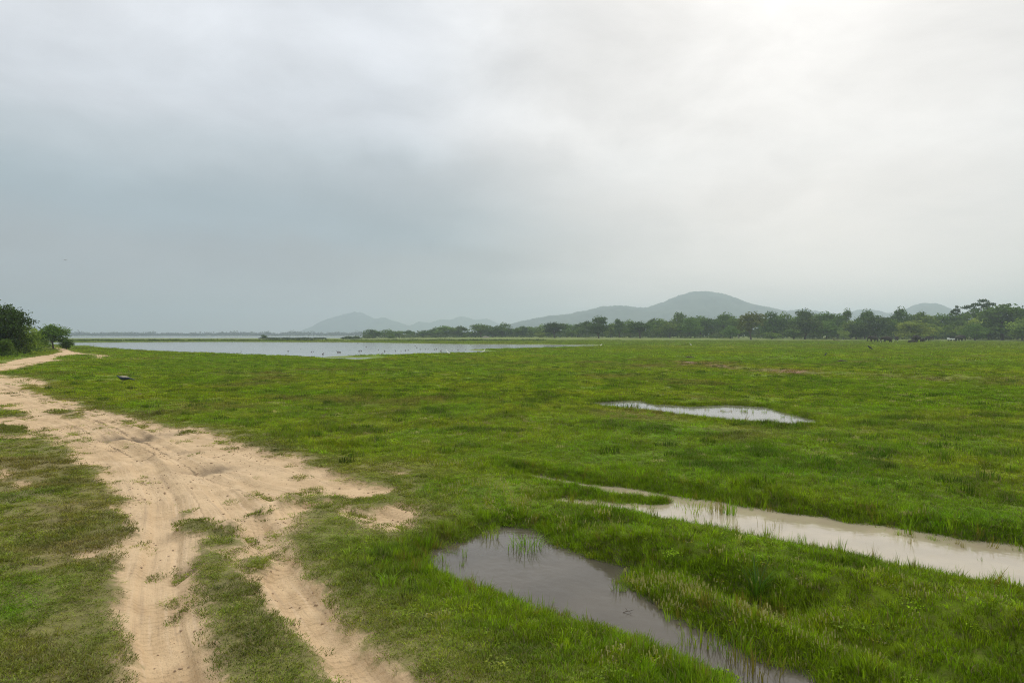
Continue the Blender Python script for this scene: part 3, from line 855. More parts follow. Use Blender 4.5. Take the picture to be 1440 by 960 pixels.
# tall grass and rushes standing along and in the pools
x, y = sector(3.0, 26, 95)
F = fields(x, y); ps = F['pool']
cl = fbm(x * 1.2, y * 1.2, 3, 141); u = rng.uniform(0, 1, len(x))
keep = (ps > -0.35) & (ps < 0.35) & (u < 0.10 + 0.55 * smooth(ps, -0.35, 0.15)) & (cl > -0.05 - 0.3 * smooth(ps, -.1, .2)) & (F['dirt'] < 0)
keep |= (ps <= -0.1) & (cl > 0.38) & (u < 0.30)
x, y, z, ps = x[keep], y[keep], F['h'][keep], ps[keep]
n = len(x)
idx = pick('reed', n); v = rng.uniform(0, 1, n); t_ = v < 0.35; idx[t_] = pick('tall', t_.sum())
c = (C_LUSH * .5 + C_MID * .5)[None, :] * np.clip(rng.normal(1, .2, (n, 1)), .5, 1.6)
dr = rng.uniform(0, 1, n)[:, None] < 0.25
c = np.where(dr, C_OLIVE * 1.0, c)
s = np.clip(rng.normal(.62, .18, n), .3, 1.2)
x2, y2 = sector(3.0, 40, 260, 54)
F2 = fields(x2, y2); k2 = (F2['pool'] > -0.04) & (F2['pool'] < 0.30) & (F2['dirt'] < 0)
x2, y2 = x2[k2], y2[k2]; F2 = {q: w_[k2] for q, w_ in F2.items()}
c2, _, _, _ = tint_of(x2, y2, F2); n2_ = len(x2)
c2 = c2 * np.clip(rng.normal(.95, .25, (n2_, 1)), .4, 1.6)
i2 = pick('med', n2_); v2 = rng.uniform(0, 1, n2_); t2 = v2 < .3; i2[t2] = pick('tall', t2.sum())
s2 = np.clip(rng.normal(.68, .18, n2_), .35, 1.2); w2 = np.where(np.hypot(x2, y2) > 16, 1.7, 1.1)
z = np.maximum(z, WL - .05)
scatter('waterside_grass', np.concatenate([np.stack([x, y, z], 1), np.stack([x2, y2, F2['h']], 1)]), np.concatenate([idx, i2]),
        np.concatenate([np.stack([s * 1.1, s * 1.1, s], 1), np.stack([w2, w2, s2], 1)]), np.concatenate([c, c2]), tilt=.18)

# pale seeding grass and small flowers
spots = [((1010, 835), 1.1, 90), ((900, 808), .5, 150), ((960, 830), .5, 130), ((640, 690), 1.0, 60), ((700, 715), .6, 40), ((800, 735), .8, 40), ((1035, 860), .4, 50),
         ((890, 925), .25, 20), ((1190, 900), .5, 40), ((620, 655), .8, 30), ((760, 700), .9, 50), ((560, 870), .5, 12), ((150, 600), 3, 20), ((1300, 860), .6, 20)]
pp = []
for (a, b), rr_, k in spots:
    cx, cy = P(a, b); k = int(k * .6)
    pp.append(np.stack([cx + rng.normal(0, rr_ * .55, k), cy + rng.normal(0, rr_ * .4, k)], 1))
pp = np.concatenate(pp); F = fields(pp[:, 0], pp[:, 1])
k = (F['pool'] > -0.02) & (F['dirt'] < 0.1)
pp = pp[k]; n = len(pp); idx = pick('seed', n); v = rng.uniform(0, 1, n); q = v < .35; idx[q] = pick('flower', q.sum())
s = rng.uniform(.55, 1.0, n)
scatter('seeding_grass', np.stack([pp[:, 0], pp[:, 1], F['h'][k]], 1), idx, np.stack([s, s, s * .8], 1),
        np.tile(C_YEL * .9, (n, 1)) * rng.uniform(.7, 1.3, (n, 1)))

# pebbles and clods on the track
x, y = sector(3.5, 26, 60)
F = fields(x, y); keep = (F['dirt'] > 0.05) & (fbm(x * .8, y * .8, 3, 151) + rng.normal(0, .3, len(x)) > 0.1)
x, y, z = x[keep], y[keep], F['h'][keep]
bmx = bmesh.new(); bmesh.ops.create_icosphere(bmx, subdivisions=1, radius=1.0)
iv = np.array([v.co[:] for v in bmx.verts]); it = np.array([[v.index for v in f.verts] for f in bmx.faces]); bmx.free()
n = len(x); sc_ = np.abs(rng.normal(0, .007, n)) + .003
Vp = iv[None] * (1 + rng.normal(0, .18, (n, len(iv), 1))) * (sc_[:, None, None] * np.stack([rng.uniform(.8, 1.5, n), rng.uniform(.8, 1.3, n), rng.uniform(.4, .8, n)], 1)[:, None, :])
Vp += np.stack([x, y, z + sc_ * .2], 1)[:, None, :]
Tp = it[None] + (np.arange(n) * len(iv))[:, None, None]
M_CLOD = plain('earth_clods', (.33, .235, .15), .95, .1, .5, 40)
obj('gravel', mesh_np('gravel', Vp.reshape(-1, 3), Tp.reshape(-1, 3), [M_CLOD], True), kind='stuff')


# ------------------------------------------------------------------ trees
def leaf_cloud(lobes, n, size, seed, flat=0.0, shell=0.55):
    """n leaf sprays spread over the lobes (cx,cy,cz,rx,ry,rz); quads with random attitude"""
    g = np.random.default_rng(seed)
    L = np.array(lobes); w = (L[:, 3] * L[:, 4] * L[:, 5]) ** (2 / 3); w /= w.sum()
    li = g.choice(len(L), n, p=w)
    d = g.normal(0, 1, (n, 3)); d /= np.linalg.norm(d, axis=1)[:, None]
    d[:, 2] = np.where(d[:, 2] < -0.35, -d[:, 2] * .6, d[:, 2])
    rad_ = shell + (1.06 - shell) * np.sqrt(g.uniform(0, 1, n))
    # ragged outline: let the radius vary with direction
    ph = g.uniform(0, 6.28, (len(L), 3))
    rag = 1 + 0.13 * np.sin(d[:, 0] * 7 + ph[li, 0]) + 0.11 * np.sin(d[:, 1] * 8 + ph[li, 1]) + .10 * np.sin(d[:, 2] * 9 + ph[li, 2])
    c = L[li, :3] + d * L[li, 3:6] * (rad_ * rag)[:, None]
    nrm = d * 0.7 + g.normal(0, .6, (n, 3)); nrm[:, 2] += .35
    nrm /= np.linalg.norm(nrm, axis=1)[:, None]
    up = g.normal(0, 1, (n, 3)); t1 = np.cross(nrm, up); t1 /= np.linalg.norm(t1, axis=1)[:, None]; t2 = np.cross(nrm, t1)
    s = size * g.uniform(.55, 1.35, n)[:, None]
    a = c - t1 * s; b = c + t2 * s * .62 + nrm * s * .12; e = c + t1 * s; f = c - t2 * s * .62 + nrm * s * .12
    V = np.stack([a, b, e, f], 1).reshape(-1, 3)
    q = np.arange(n)[:, None] * 4 + np.arange(4)[None]
    clv = g.uniform(0, 1, len(L))[li]
    return V, q, np.repeat(g.uniform(0, 1, n), 4), np.repeat(clv, 4)

def crown_mesh(name, lobes, n, size, seed, shell=.55):
    V, q, bv, cl = leaf_cloud(lobes, n, size, seed, shell=shell)
    me = mesh_np(name, V, q, [M_LEAF]); fattr(me, 'bv', bv); fattr(me, 'clump', cl)
    return me

def tube(V, Fq, path, radii, sides=7):
    base = len(V)
    path = [Vector(p) for p in path]
    for i, (p, r_) in enumerate(zip(path, radii)):
        d = (path[min(i + 1, len(path) - 1)] - path[max(i - 1, 0)]).normalized()
        a = d.orthogonal().normalized(); b = d.cross(a)
        for k in range(sides):
            t = 2 * math.pi * k / sides
            V.append(tuple(p + (a * math.cos(t) + b * math.sin(t)) * r_))
    for i in range(len(path) - 1):
        for k in range(sides):
            k2 = (k + 1) % sides
            Fq.append((base + i * sides + k, base + i * sides + k2, base + (i + 1) * sides + k2, base + (i + 1) * sides + k))

def trunk_mesh(name, h_fork, r0, limbs, g, lean=.03):
    V = []; Fq = []
    tube(V, Fq, [(0, 0, -.03), (0, 0, .02), (lean * .4, 0, h_fork * .5), (lean, lean * .5, h_fork), (lean * 1.4, lean * .6, h_fork + .25)],
         [r0 * 1.7, r0 * 1.15, r0 * .92, r0 * .8, r0 * .35])
    for (tx, ty, tz) in limbs:
        z0 = h_fork * g.uniform(.75, 1.1)
        mid = (lean + (tx - lean) * .45 + g.uniform(-.03, .03), ty * .45 + g.uniform(-.03, .03), z0 + (tz - z0) * .55 + .02)
        tube(V, Fq, [(lean * z0 / h_fork, lean * .4, z0), mid, (tx, ty, tz)], [r0 * .55, r0 * .34, r0 * .10], 5)
    return mesh_np(name, np.array(V), np.array(Fq), [M_BARK], True)

# unit tree kinds: height 1, crown about 1 wide
def round_kind(name, seed, base=.16, top=1.0, wide=.5, nl=13, n=1500, size=.040, fork=.22, shell=.55):
    g = np.random.default_rng(seed); lobes = []
    mid = (base + top) / 2; hh = (top - base) / 2
    for i in range(nl):
        a = 2 * math.pi * (i / nl + g.uniform(-.04, .04)) * 2.4; t = g.uniform(-.75, .80)
        rr = wide * math.sqrt(max(0.05, 1 - (t if t > 0 else t * .55) ** 2)) * g.uniform(.45, .82) * .85
        q = g.uniform(.20, .33) * (wide / .5)
        lobes.append((rr * math.cos(a), rr * math.sin(a), mid + t * hh * .78, q, q, q * .78))
    lobes.append((0, 0, mid, wide * .62, wide * .62, hh * .72))
    lobes.append((g.uniform(-.08, .08), g.uniform(-.08, .08), top - hh * .42, wide * .42, wide * .42, hh * .45))
    me = crown_mesh(name + '_crown', lobes, n, size, seed, shell)
    limbs = [(l[0] * .8, l[1] * .8, l[2]) for l in lobes[:7]]
    tr = trunk_mesh(name + '_trunk', fork, .032, limbs, g)
    return me, tr

def umbrella_kind(name, seed, n=900):
    g = np.random.default_rng(seed); lobes = []
    for i in range(11):
        a = i * 2.4; rr = .46 * math.sqrt((i + .5) / 11)
        q = g.uniform(.12, .19)
        lobes.append((rr * math.cos(a), rr * math.sin(a), .90 - .22 * (rr / .46) ** 2 + g.uniform(-.05, .06), q, q, q * .36))
    me = crown_mesh(name + '_crown', lobes, n, .032, seed, .2)
    tr = trunk_mesh(name + '_trunk', .48, .026, [(l[0], l[1], l[2] - .03) for l in lobes], g)
    return me, tr

KINDS = {
    'round': [round_kind('round', 201, base=0, n=2600), round_kind('round', 202, base=-.02, wide=.52, n=2600), round_kind('round', 203, base=.03, wide=.47, nl=18, n=2600), round_kind('round', 204, base=-.03, wide=.5, nl=11, n=2600)],
    'clear': [round_kind('clear', 211, base=.13, wide=.5, fork=.24, n=2400), round_kind('clear', 212, base=.16, wide=.48, nl=12, fork=.24, n=2400)],
    'tall': [round_kind('tall', 221, base=.02, wide=.42, nl=17, n=2200), round_kind('tall', 222, base=.04, wide=.38, nl=14, n=2200)],
    'airy': [round_kind('airy', 231, base=.36, wide=.46, nl=11, n=1300, size=.038, fork=.42, shell=.3)],
    'bush': [round_kind('bush', 241, base=-.05, wide=.52, nl=12, n=1300, size=.05, fork=.10), round_kind('bush', 242, base=-.05, wide=.5, nl=9, n=1200, size=.05, fork=.10)],
    'umbrella': [umbrella_kind('umbrella', 251)],
    'neardome': [round_kind('neardome', 261, base=.16, wide=.5, nl=22, n=5200, size=.030, fork=.26)],
    'neargrove': [round_kind('neargrove', 262, base=-.04, wide=.5, nl=26, n=7000, size=.026, fork=.20), round_kind('neargrove', 263, base=-.05, wide=.52, nl=22, n=7000, size=.026, fork=.2)],
    'nearbush': [round_kind('nearbush', 264, base=-.06, wide=.52, nl=15, n=2600, size=.042, fork=.10)],
}
TINTS = {'dark': (.076, .140, .020), 'mid': (.120, .205, .028), 'light': (.205, .285, .045), 'olive': (.150, .165, .034), 'deep': (.050, .088, .020)}
kcount = {}

def ground_z(x, y):
    return float(fields(np.array([x]), np.array([y]))['h'][0])

def tree(name, kind, px, dist, top_py, width_px, tint, label, cat='tree', group='trees of the far treeline', base_py=None):
    x = PX(px, dist); z0 = ground_z(x, dist)
    top = PZ(top_py, dist); h = max(top - z0, 0.6); w = width_px / 960.0 * dist
    i = kcount.get(kind, 0); kcount[kind] = i + 1
    cm, tm = KINDS[kind][i % len(KINDS[kind])]
    t = thing(name, label, cat, (x, dist, z0 - 0.05), random.uniform(0, 6.28), group)
    wf = 1.22 if dist > 200 and kind != 'umbrella' else 1.0
    t.scale = (w * wf, w * wf, h)
    c = obj('crown', cm, t); k = random.uniform(.88, 1.14)
    col = TINTS[tint]; c.color = (col[0] * k * random.uniform(.92, 1.1), col[1] * k, col[2] * k, 1)
    b = obj('trunk', tm, t)
    return t

# the grove left of the road
tree('tree', 'neargrove', 8, 84, 427, 66, 'deep', 'tall dark broad tree cut by the left picture edge', group='trees beside the road')
tree('tree', 'neargrove', -36, 90, 420, 84, 'dark', 'big dark tree mostly outside the left picture edge', group='trees beside the road')
tree('tree', 'neargrove', 33, 88, 457, 40, 'light', 'bright green leafy tree under the tall dark roadside tree', group='trees beside the road')
tree('tree', 'neardome', 75, 122, 457, 37, 'mid', 'small dome-crowned tree with a bare trunk where the road bends', group='trees beside the road')
tree('tree', 'neargrove', 56, 128, 466, 18, 'dark', 'low dark tree squeezed behind the dome-crowned roadside tree', group='trees beside the road')
tree('bush', 'nearbush', 93, 124, 474.5, 19, 'dark', 'low dark bush between the dome-crowned tree and the lake', 'bush', 'bushes beside the road')
tree('bush', 'nearbush', 4, 76, 476, 26, 'dark', 'dark bush on the bank below the tall roadside tree', 'bush', 'bushes beside the road')

# treeline: (column, distance, top row, width in columns, kind, tint, name, label or None)
LINE = [
 (524, 520, 463, 23, 'round', 'dark', 'tree', 'leftmost tree of the far treeline beside the lake'),
 (547, 540, 463, 20, 'round', 'mid', 'tree', None), (549, 470, 468, 10, 'bush', 'mid', 'bush', 'small round bush in front of the second leftmost treeline tree'),
 (562, 540, 465, 15, 'round', 'mid', 'tree', None), (576, 535, 464, 15, 'round', 'dark', 'tree', 'round dark tree just left of the widest gap in the treeline'),
 (596, 530, 464, 15, 'round', 'dark', 'tree', 'round dark tree just right of the widest gap in the treeline'),
 (613, 530, 460, 19, 'round', 'dark', 'tree', None), (626, 525, 458, 24, 'round', 'mid', 'tree', None), (645, 520, 458, 22, 'round', 'dark', 'tree', None),
 (663, 540, 466, 12, 'bush', 'mid', 'bush', 'low bush in the small gap left of the stony mound'),
 (676, 500, 457, 26, 'clear', 'mid', 'tree', 'lighter tree rising directly behind the pale stony mound'), (693, 505, 459, 20, 'round', 'dark', 'tree', None), (707, 510, 454, 20, 'round', 'dark', 'tree', None),
 (722, 520, 462, 14, 'round', 'mid', 'tree', None), (733, 500, 458, 18, 'round', 'dark', 'tree', None), (747, 500, 459, 18, 'round', 'mid', 'tree', None), (762, 490, 456, 20, 'round', 'mid', 'tree', None),
 (759, 440, 466, 13, 'bush', 'light', 'bush', 'pale bush left of the dark trunked tree near the lake tip'),
 (780, 400, 453, 26, 'clear', 'deep', 'tree', 'dark tree with visible trunk standing forward near the lake tip'),
 (797, 480, 455, 20, 'round', 'mid', 'tree', None), (804, 430, 465, 12, 'bush', 'mid', 'bush', None), (812, 470, 455, 20, 'tall', 'mid', 'tree', None), (824, 450, 451, 24, 'round', 'dark', 'tree', None),
 (842, 385, 457, 25, 'clear', 'deep', 'tree', 'dark low tree standing forward below a taller two-tiered crown'), (842, 430, 446, 24, 'airy', 'dark', 'tree', 'two-tiered taller crown rising behind the dark low forward tree'), (859, 430, 454, 20, 'round', 'mid', 'tree', None),
 (871, 420, 448, 17, 'tall', 'dark', 'tree', None), (887, 430, 450, 24, 'round', 'mid', 'tree', None), (900, 390, 452, 29, 'clear', 'dark', 'tree', None),
 (918, 420, 447, 18, 'tall', 'dark', 'tree', None), (929, 410, 448, 22, 'round', 'mid', 'tree', None), (942, 400, 450, 24, 'round', 'mid', 'tree', None), (957, 415, 439, 28, 'round', 'dark', 'tree', 'tallest dark tree under the left shoulder of the big hill'),
 (971, 395, 445, 26, 'round', 'mid', 'tree', None), (985, 410, 444, 24, 'round', 'mid', 'tree', None), (1001, 400, 447, 24, 'round', 'dark', 'tree', None), (1017, 400, 442, 24, 'airy', 'mid', 'tree', None),
 (1017, 420, 446, 26, 'round', 'mid', 'tree', None), (1030, 395, 445, 20, 'round', 'mid', 'tree', None), (1027, 365, 457, 18, 'round', 'mid', 'tree', None), (1039, 390, 448, 18, 'tall', 'mid', 'tree', None),
 (1056, 345, 442, 31, 'clear', 'olive', 'tree', 'olive-dark tree with stout trunk standing forward below the big hill'),
 (1077, 385, 446, 24, 'round', 'mid', 'tree', None), (1087, 380, 438, 26, 'round', 'dark', 'tree', None), (1101, 385, 440, 24, 'round', 'mid', 'tree', None), (1085, 350, 466, 20, 'bush', 'light', 'bush', 'pale low bush right of the stout-trunked forward tree'),
 (1116, 350, 461, 20, 'bush', 'mid', 'bush', None), (1116, 380, 446, 24, 'round', 'mid', 'tree', None), (1133, 385, 437, 28, 'airy', 'dark', 'tree', None), (1132, 352, 444, 34, 'round', 'deep', 'tree', None),
 (1153, 375, 441, 24, 'round', 'mid', 'tree', None), (1165, 370, 441, 26, 'airy', 'mid', 'tree', None), (1162, 362, 450, 28, 'round', 'mid', 'tree', None), (1178, 370, 441, 22, 'round', 'mid', 'tree', None),
 (1186, 345, 463, 13, 'bush', 'light', 'bush', None), (1189, 375, 437, 16, 'airy', 'dark', 'tree', None), (1196, 365, 450, 22, 'round', 'light', 'tree', None), (1204, 350, 455, 26, 'round', 'deep', 'tree', None),
 (1216, 375, 438, 24, 'airy', 'dark', 'tree', None), (1216, 362, 446, 26, 'round', 'dark', 'tree', None), (1231, 345, 443, 36, 'round', 'deep', 'tree', 'broad very dark tree just left of the pale round tree'),
 (1247, 360, 445, 26, 'round', 'dark', 'tree', None), (1263, 370, 435, 20, 'airy', 'dark', 'tree', None), (1258, 360, 448, 24, 'round', 'mid', 'tree', None), (1272, 365, 438, 22, 'round', 'dark', 'tree', None),
 (1293, 360, 438, 34, 'round', 'mid', 'tree', 'large mid-green tree rising behind the pale round tree'), (1283, 318, 451, 40, 'round', 'light', 'tree', 'pale green round tree directly behind the elephants'),
 (1312, 330, 455, 21, 'round', 'light', 'tree', 'smaller pale green tree right of the pale round tree'), (1319, 360, 442, 26, 'round', 'mid', 'tree', None), (1334, 360, 441, 28, 'round', 'dark', 'tree', None),
 (1344, 385, 429, 16, 'umbrella', 'deep', 'tree', 'thin small flat-topped tree poking above the canopy'), (1352, 355, 440, 28, 'round', 'mid', 'tree', None), (1340, 345, 455, 24, 'round', 'mid', 'tree', None),
 (1371, 318, 454, 27, 'round', 'mid', 'tree', 'forward mid-green tree just right of the elephant by the jeep'), (1378, 375, 420, 40, 'umbrella', 'deep', 'tree', 'tallest flat-topped umbrella tree with bare branching stems'),
 (1374, 355, 434, 26, 'round', 'dark', 'tree', None), (1374, 345, 443, 26, 'round', 'light', 'tree', None), (1390, 335, 455, 22, 'round', 'mid', 'tree', None), (1396, 350, 438, 22, 'round', 'dark', 'tree', None),
 (1410, 325, 428, 54, 'round', 'dark', 'tree', 'huge round dark tree at the right end of the treeline'), (1431, 345, 430, 26, 'round', 'dark', 'tree', None),
 (1438, 300, 447, 34, 'round', 'light', 'tree', 'lighter green forward tree cut by the right picture edge'), (1456, 320, 432, 40, 'round', 'dark', 'tree', None), (1480, 300, 436, 40, 'round', 'mid', 'tree', None), (1505, 310, 432, 44, 'round', 'dark', 'tree', None),
]
LANDMARK = [(524, 'leftmost treeline tree'), (586, 'widest treeline gap'), (676, 'stony mound'), (780, 'forward tree near the lake tip'), (842, 'two-tiered crown'), (957, 'tallest tree under the hill shoulder'),
            (1056, 'stout-trunked forward tree'), (1231, 'broad very dark tree'), (1283, 'pale round tree'), (1344, 'thin flat-topped tree'), (1378, 'umbrella tree'), (1410, 'huge round tree')]
ORD = ['first', 'second', 'third', 'fourth', 'fifth', 'sixth', 'seventh', 'eighth', 'ninth', 'tenth', 'eleventh', 'twelfth', 'thirteenth', 'fourteenth', 'fifteenth', 'sixteenth', 'seventeenth', 'eighteenth', 'nineteenth', 'twentieth']
WORDT = {'dark': 'dark', 'deep': 'very dark', 'mid': 'mid-green', 'light': 'pale green', 'olive': 'olive'}
WORDK = {'round': 'rounded', 'clear': 'clear-stemmed', 'tall': 'slender', 'airy': 'airy-crowned', 'bush': 'low', 'umbrella': 'flat-topped'}
seq = {}
for (px, d, tp, w, kd, tn, nm, lb) in sorted(LINE, key=lambda q: q[0]):
    if lb is None:
        base = [l for l in LANDMARK if l[0] <= px][-1]
        key = (base[1], kd, tn); seq[key] = seq.get(key, 0) + 1
        lb = f'{ORD[seq[key] - 1]} {WORDT[tn]} {WORDK[kd]} {nm} right of the {base[1]}'
    tree(nm, kd, px, d, tp, w, tn, lb, nm, 'bushes of the far treeline' if nm == 'bush' else 'trees of the far treeline')

# undergrowth: brush at the foot of the treeline, on the road bank and along the far shore
def brush(name, pts, n_each, size, tint, seed, hvar=(.6, 1.4)):
    g = np.random.default_rng(seed); lobes = []
    for (x, y, z, r_, h_) in pts:
        lobes.append((x, y, z + h_ * .35, r_, r_, h_ * .65))
    V, q, bv, cl = leaf_cloud(lobes, n_each * len(lobes), size, seed, shell=.5)
    me = mesh_np(name, V, q, [M_LEAF]); fattr(me, 'bv', bv); fattr(me, 'clump', cl)
    o = obj(name, me, kind='stuff'); o.color = (*tint, 1)
    return o
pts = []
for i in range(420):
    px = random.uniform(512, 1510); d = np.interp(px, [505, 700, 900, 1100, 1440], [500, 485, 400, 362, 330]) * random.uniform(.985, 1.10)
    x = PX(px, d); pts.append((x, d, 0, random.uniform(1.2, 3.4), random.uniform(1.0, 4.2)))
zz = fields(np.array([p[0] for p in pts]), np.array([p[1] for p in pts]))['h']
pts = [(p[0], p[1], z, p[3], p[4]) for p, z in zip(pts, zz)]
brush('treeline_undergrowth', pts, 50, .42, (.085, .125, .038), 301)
pts = []
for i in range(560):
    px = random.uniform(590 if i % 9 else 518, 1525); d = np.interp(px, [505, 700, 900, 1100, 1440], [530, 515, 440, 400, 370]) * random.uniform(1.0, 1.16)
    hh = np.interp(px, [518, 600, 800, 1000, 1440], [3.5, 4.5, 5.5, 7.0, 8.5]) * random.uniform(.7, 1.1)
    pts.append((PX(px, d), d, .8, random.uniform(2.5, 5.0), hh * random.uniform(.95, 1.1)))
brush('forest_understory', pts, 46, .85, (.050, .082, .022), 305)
pts = []
for i in range(620):
    t = random.uniform(0, 1); y = 52 + 90 * t; e = random.uniform(0.5, 22)
    fx = np.interp(y, [q[1] for q in EMB], [q[0] for q in EMB])
    pts.append((fx - 1.5 - e, y + random.uniform(-2, 2), 0, random.uniform(.6, 1.5), random.uniform(.4, 1.15) * (1.0 if e < 6 else 1.9)))
zz = fields(np.array([p[0] for p in pts]), np.array([p[1] for p in pts]))['h']
pts = [(p[0], p[1], z, p[3], p[4]) for p, z in zip(pts, zz)]
brush('bank_undergrowth', pts, 90, .15, (.075, .120, .026), 302)
pts = []
for i in range(60):
    px = random.uniform(366, 458); d = random.uniform(440, 455); pts.append((PX(px, d), d, 0.0, random.uniform(1.5, 3), random.uniform(.6, 1.05)))
for i in range(16):
    px = random.uniform(482, 505); d = random.uniform(440, 455); pts.append((PX(px, d), d, 0.0, random.uniform(1.5, 3), random.uniform(1.0, 2.0)))
for i in range(150):
    px = random.uniform(60, 760); d = random.uniform(300, 330); pts.append((PX(px, d), d, 0.0, random.uniform(1.5, 5), random.uniform(.25, .55)))
brush('far_shore_undergrowth', pts, 40, .5, (.06, .095, .03), 303)
tree('tree', 'round', 371, 448, 470.5, 7, 'dark', 'lone small tree on the brushy far shore of the lake')

# far forest across the water: one mass
lobes = []
for i in range(520):
    px = random.uniform(40, 540); d = random.uniform(1900, 2080)
    bump = 1.0 + 0.45 * float(fbm(np.array([px / 23.0]), np.array([1.3]), 3, 161)[0])
    hz = random.uniform(6.5, 12.5) * bump * (1.5 if random.random() < .04 else 1.0)
    lobes.append((PX(px, d), d, 0, random.uniform(7, 15), hz))
brush('far_forest', lobes, 36, 2.0, (.055, .085, .035), 304)

# ------------------------------------------------------------------ hills
M_HILL, t_, out_ = mat('forested_hill')
tcn = t_.new('ShaderNodeTexCoord')
principled(t_, out_, t_.mix(t_.step(t_.noise(tcn.outputs['Object'], .012, 6, .65), .38, .62), (.028, .048, .034), (.062, .085, .060)), .95, .1)

def hill(prof, dist, depth, seed):
    px = np.array([p[0] for p in prof], float); py = np.array([p[1] for p in prof], float)
    nu, nv = 260, 40
    u = np.linspace(px[0], px[-1], nu)
    ys = np.interp(u, px, py)
    for _ in range(3): ys[1:-1] = (ys[:-2] + 2 * ys[1:-1] + ys[2:]) / 4
    hz = np.maximum(PZ(ys, dist), 0)
    v = np.linspace(-1, 1, nv)
    U, Vv = np.meshgrid(u, v)
    X = (U - 720) / 960.0 * dist; Y = dist + Vv * depth
    prof_v = np.maximum(1 - np.abs(Vv) ** 1.5, 0)
    Z = hz[None, :] * prof_v * (1 + (.10 + .22 * np.abs(Vv)) * np.abs(fbm(X * .007, Y * .004, 4, seed)) * np.minimum(1, 4 * np.abs(Vv)))
    rough = fbm(X * .045, Y * .045, 4, seed + 5) * 5.0 + np.abs(fbm(X * .12, Y * .12, 2, seed + 9)) * 5.0
    Z = np.where(Z > 4, Z + rough * np.minimum(1, Z / 40), Z) - 1.0
    q = (np.arange(nv - 1)[:, None] * nu + np.arange(nu - 1)[None, :]).ravel()
    f = np.stack([q, q + 1, q + 1 + nu, q + nu], 1)
    return obj('hill', mesh_np('hill', np.stack([X.ravel(), Y.ravel(), Z.ravel()], 1), f, [M_HILL], True), kind='structure')

hill([(690, 470), (700, 464), (715, 457), (740, 450.5), (770, 445), (800, 442), (822, 437), (844, 431.5), (871, 430), (895, 432), (907, 433), (920, 429), (942, 421), (955, 415), (972, 411), (987, 409.5), (1005, 411.5),
      (1022, 417), (1040, 424), (1062, 430), (1090, 436.5), (1110, 446), (1140, 455), (1180, 470)], 3100, 520, 401)
hill([(1060, 460), (1085, 445), (1105, 438), (1127, 434.5), (1140, 436.5), (1153, 439.5), (1175, 443), (1195, 440), (1208, 436), (1218, 434.6), (1230, 437), (1244, 440), (1265, 446), (1300, 470)], 3500, 400, 411)
hill([(1240, 460), (1262, 444), (1275, 437), (1290, 429.5), (1304, 426), (1320, 430.5), (1333, 437), (1355, 448), (1390, 470)], 3300, 320, 421)
hill([(420, 472), (437, 463), (455, 452), (473, 445), (486, 441.5), (500, 438.5), (509, 439.5), (518, 444.5), (528, 449), (540, 446), (551, 450.5), (575, 458), (600, 466), (620, 472)], 5300, 480, 431)
hill([(560, 470), (589, 452), (604, 454.5), (620, 449), (634, 450), (642, 446.5), (651, 444.5), (669, 450), (684, 448), (698, 454), (715, 461), (740, 470)], 5500, 440, 441)

# ------------------------------------------------------------------ animals
def skin_mesh(name, pts, edges, radii, m, sub=2, root=0):
    me = bpy.data.meshes.new(name); me.from_pydata(pts, edges, [])
    o = bpy.data.objects.new(name, me); COL.objects.link(o)
    sk = o.modifiers.new('skin', 'SKIN'); sk.use_smooth_shade = True
    lay = me.skin_vertices[0].data
    for i, r_ in enumerate(radii):
        lay[i].radius = (r_, r_) if not isinstance(r_, tuple) else r_
        lay[i].use_root = (i == root)
    ss = o.modifiers.new('sub', 'SUBSURF'); ss.levels = sub; ss.render_levels = sub
    dg = bpy.context.evaluated_depsgraph_get(); dg.update()
    res = bpy.data.meshes.new_from_object(o.evaluated_get(dg))
    res.name = name
    bpy.data.objects.remove(o); bpy.data.meshes.remove(me)
    res.materials.clear(); res.materials.append(m)
    res.polygons.foreach_set('use_smooth', np.ones(len(res.polygons), bool))
    return res

M_ELE = plain('elephant_hide', (.044, .035, .030), .85, .2, .35, 2.5)

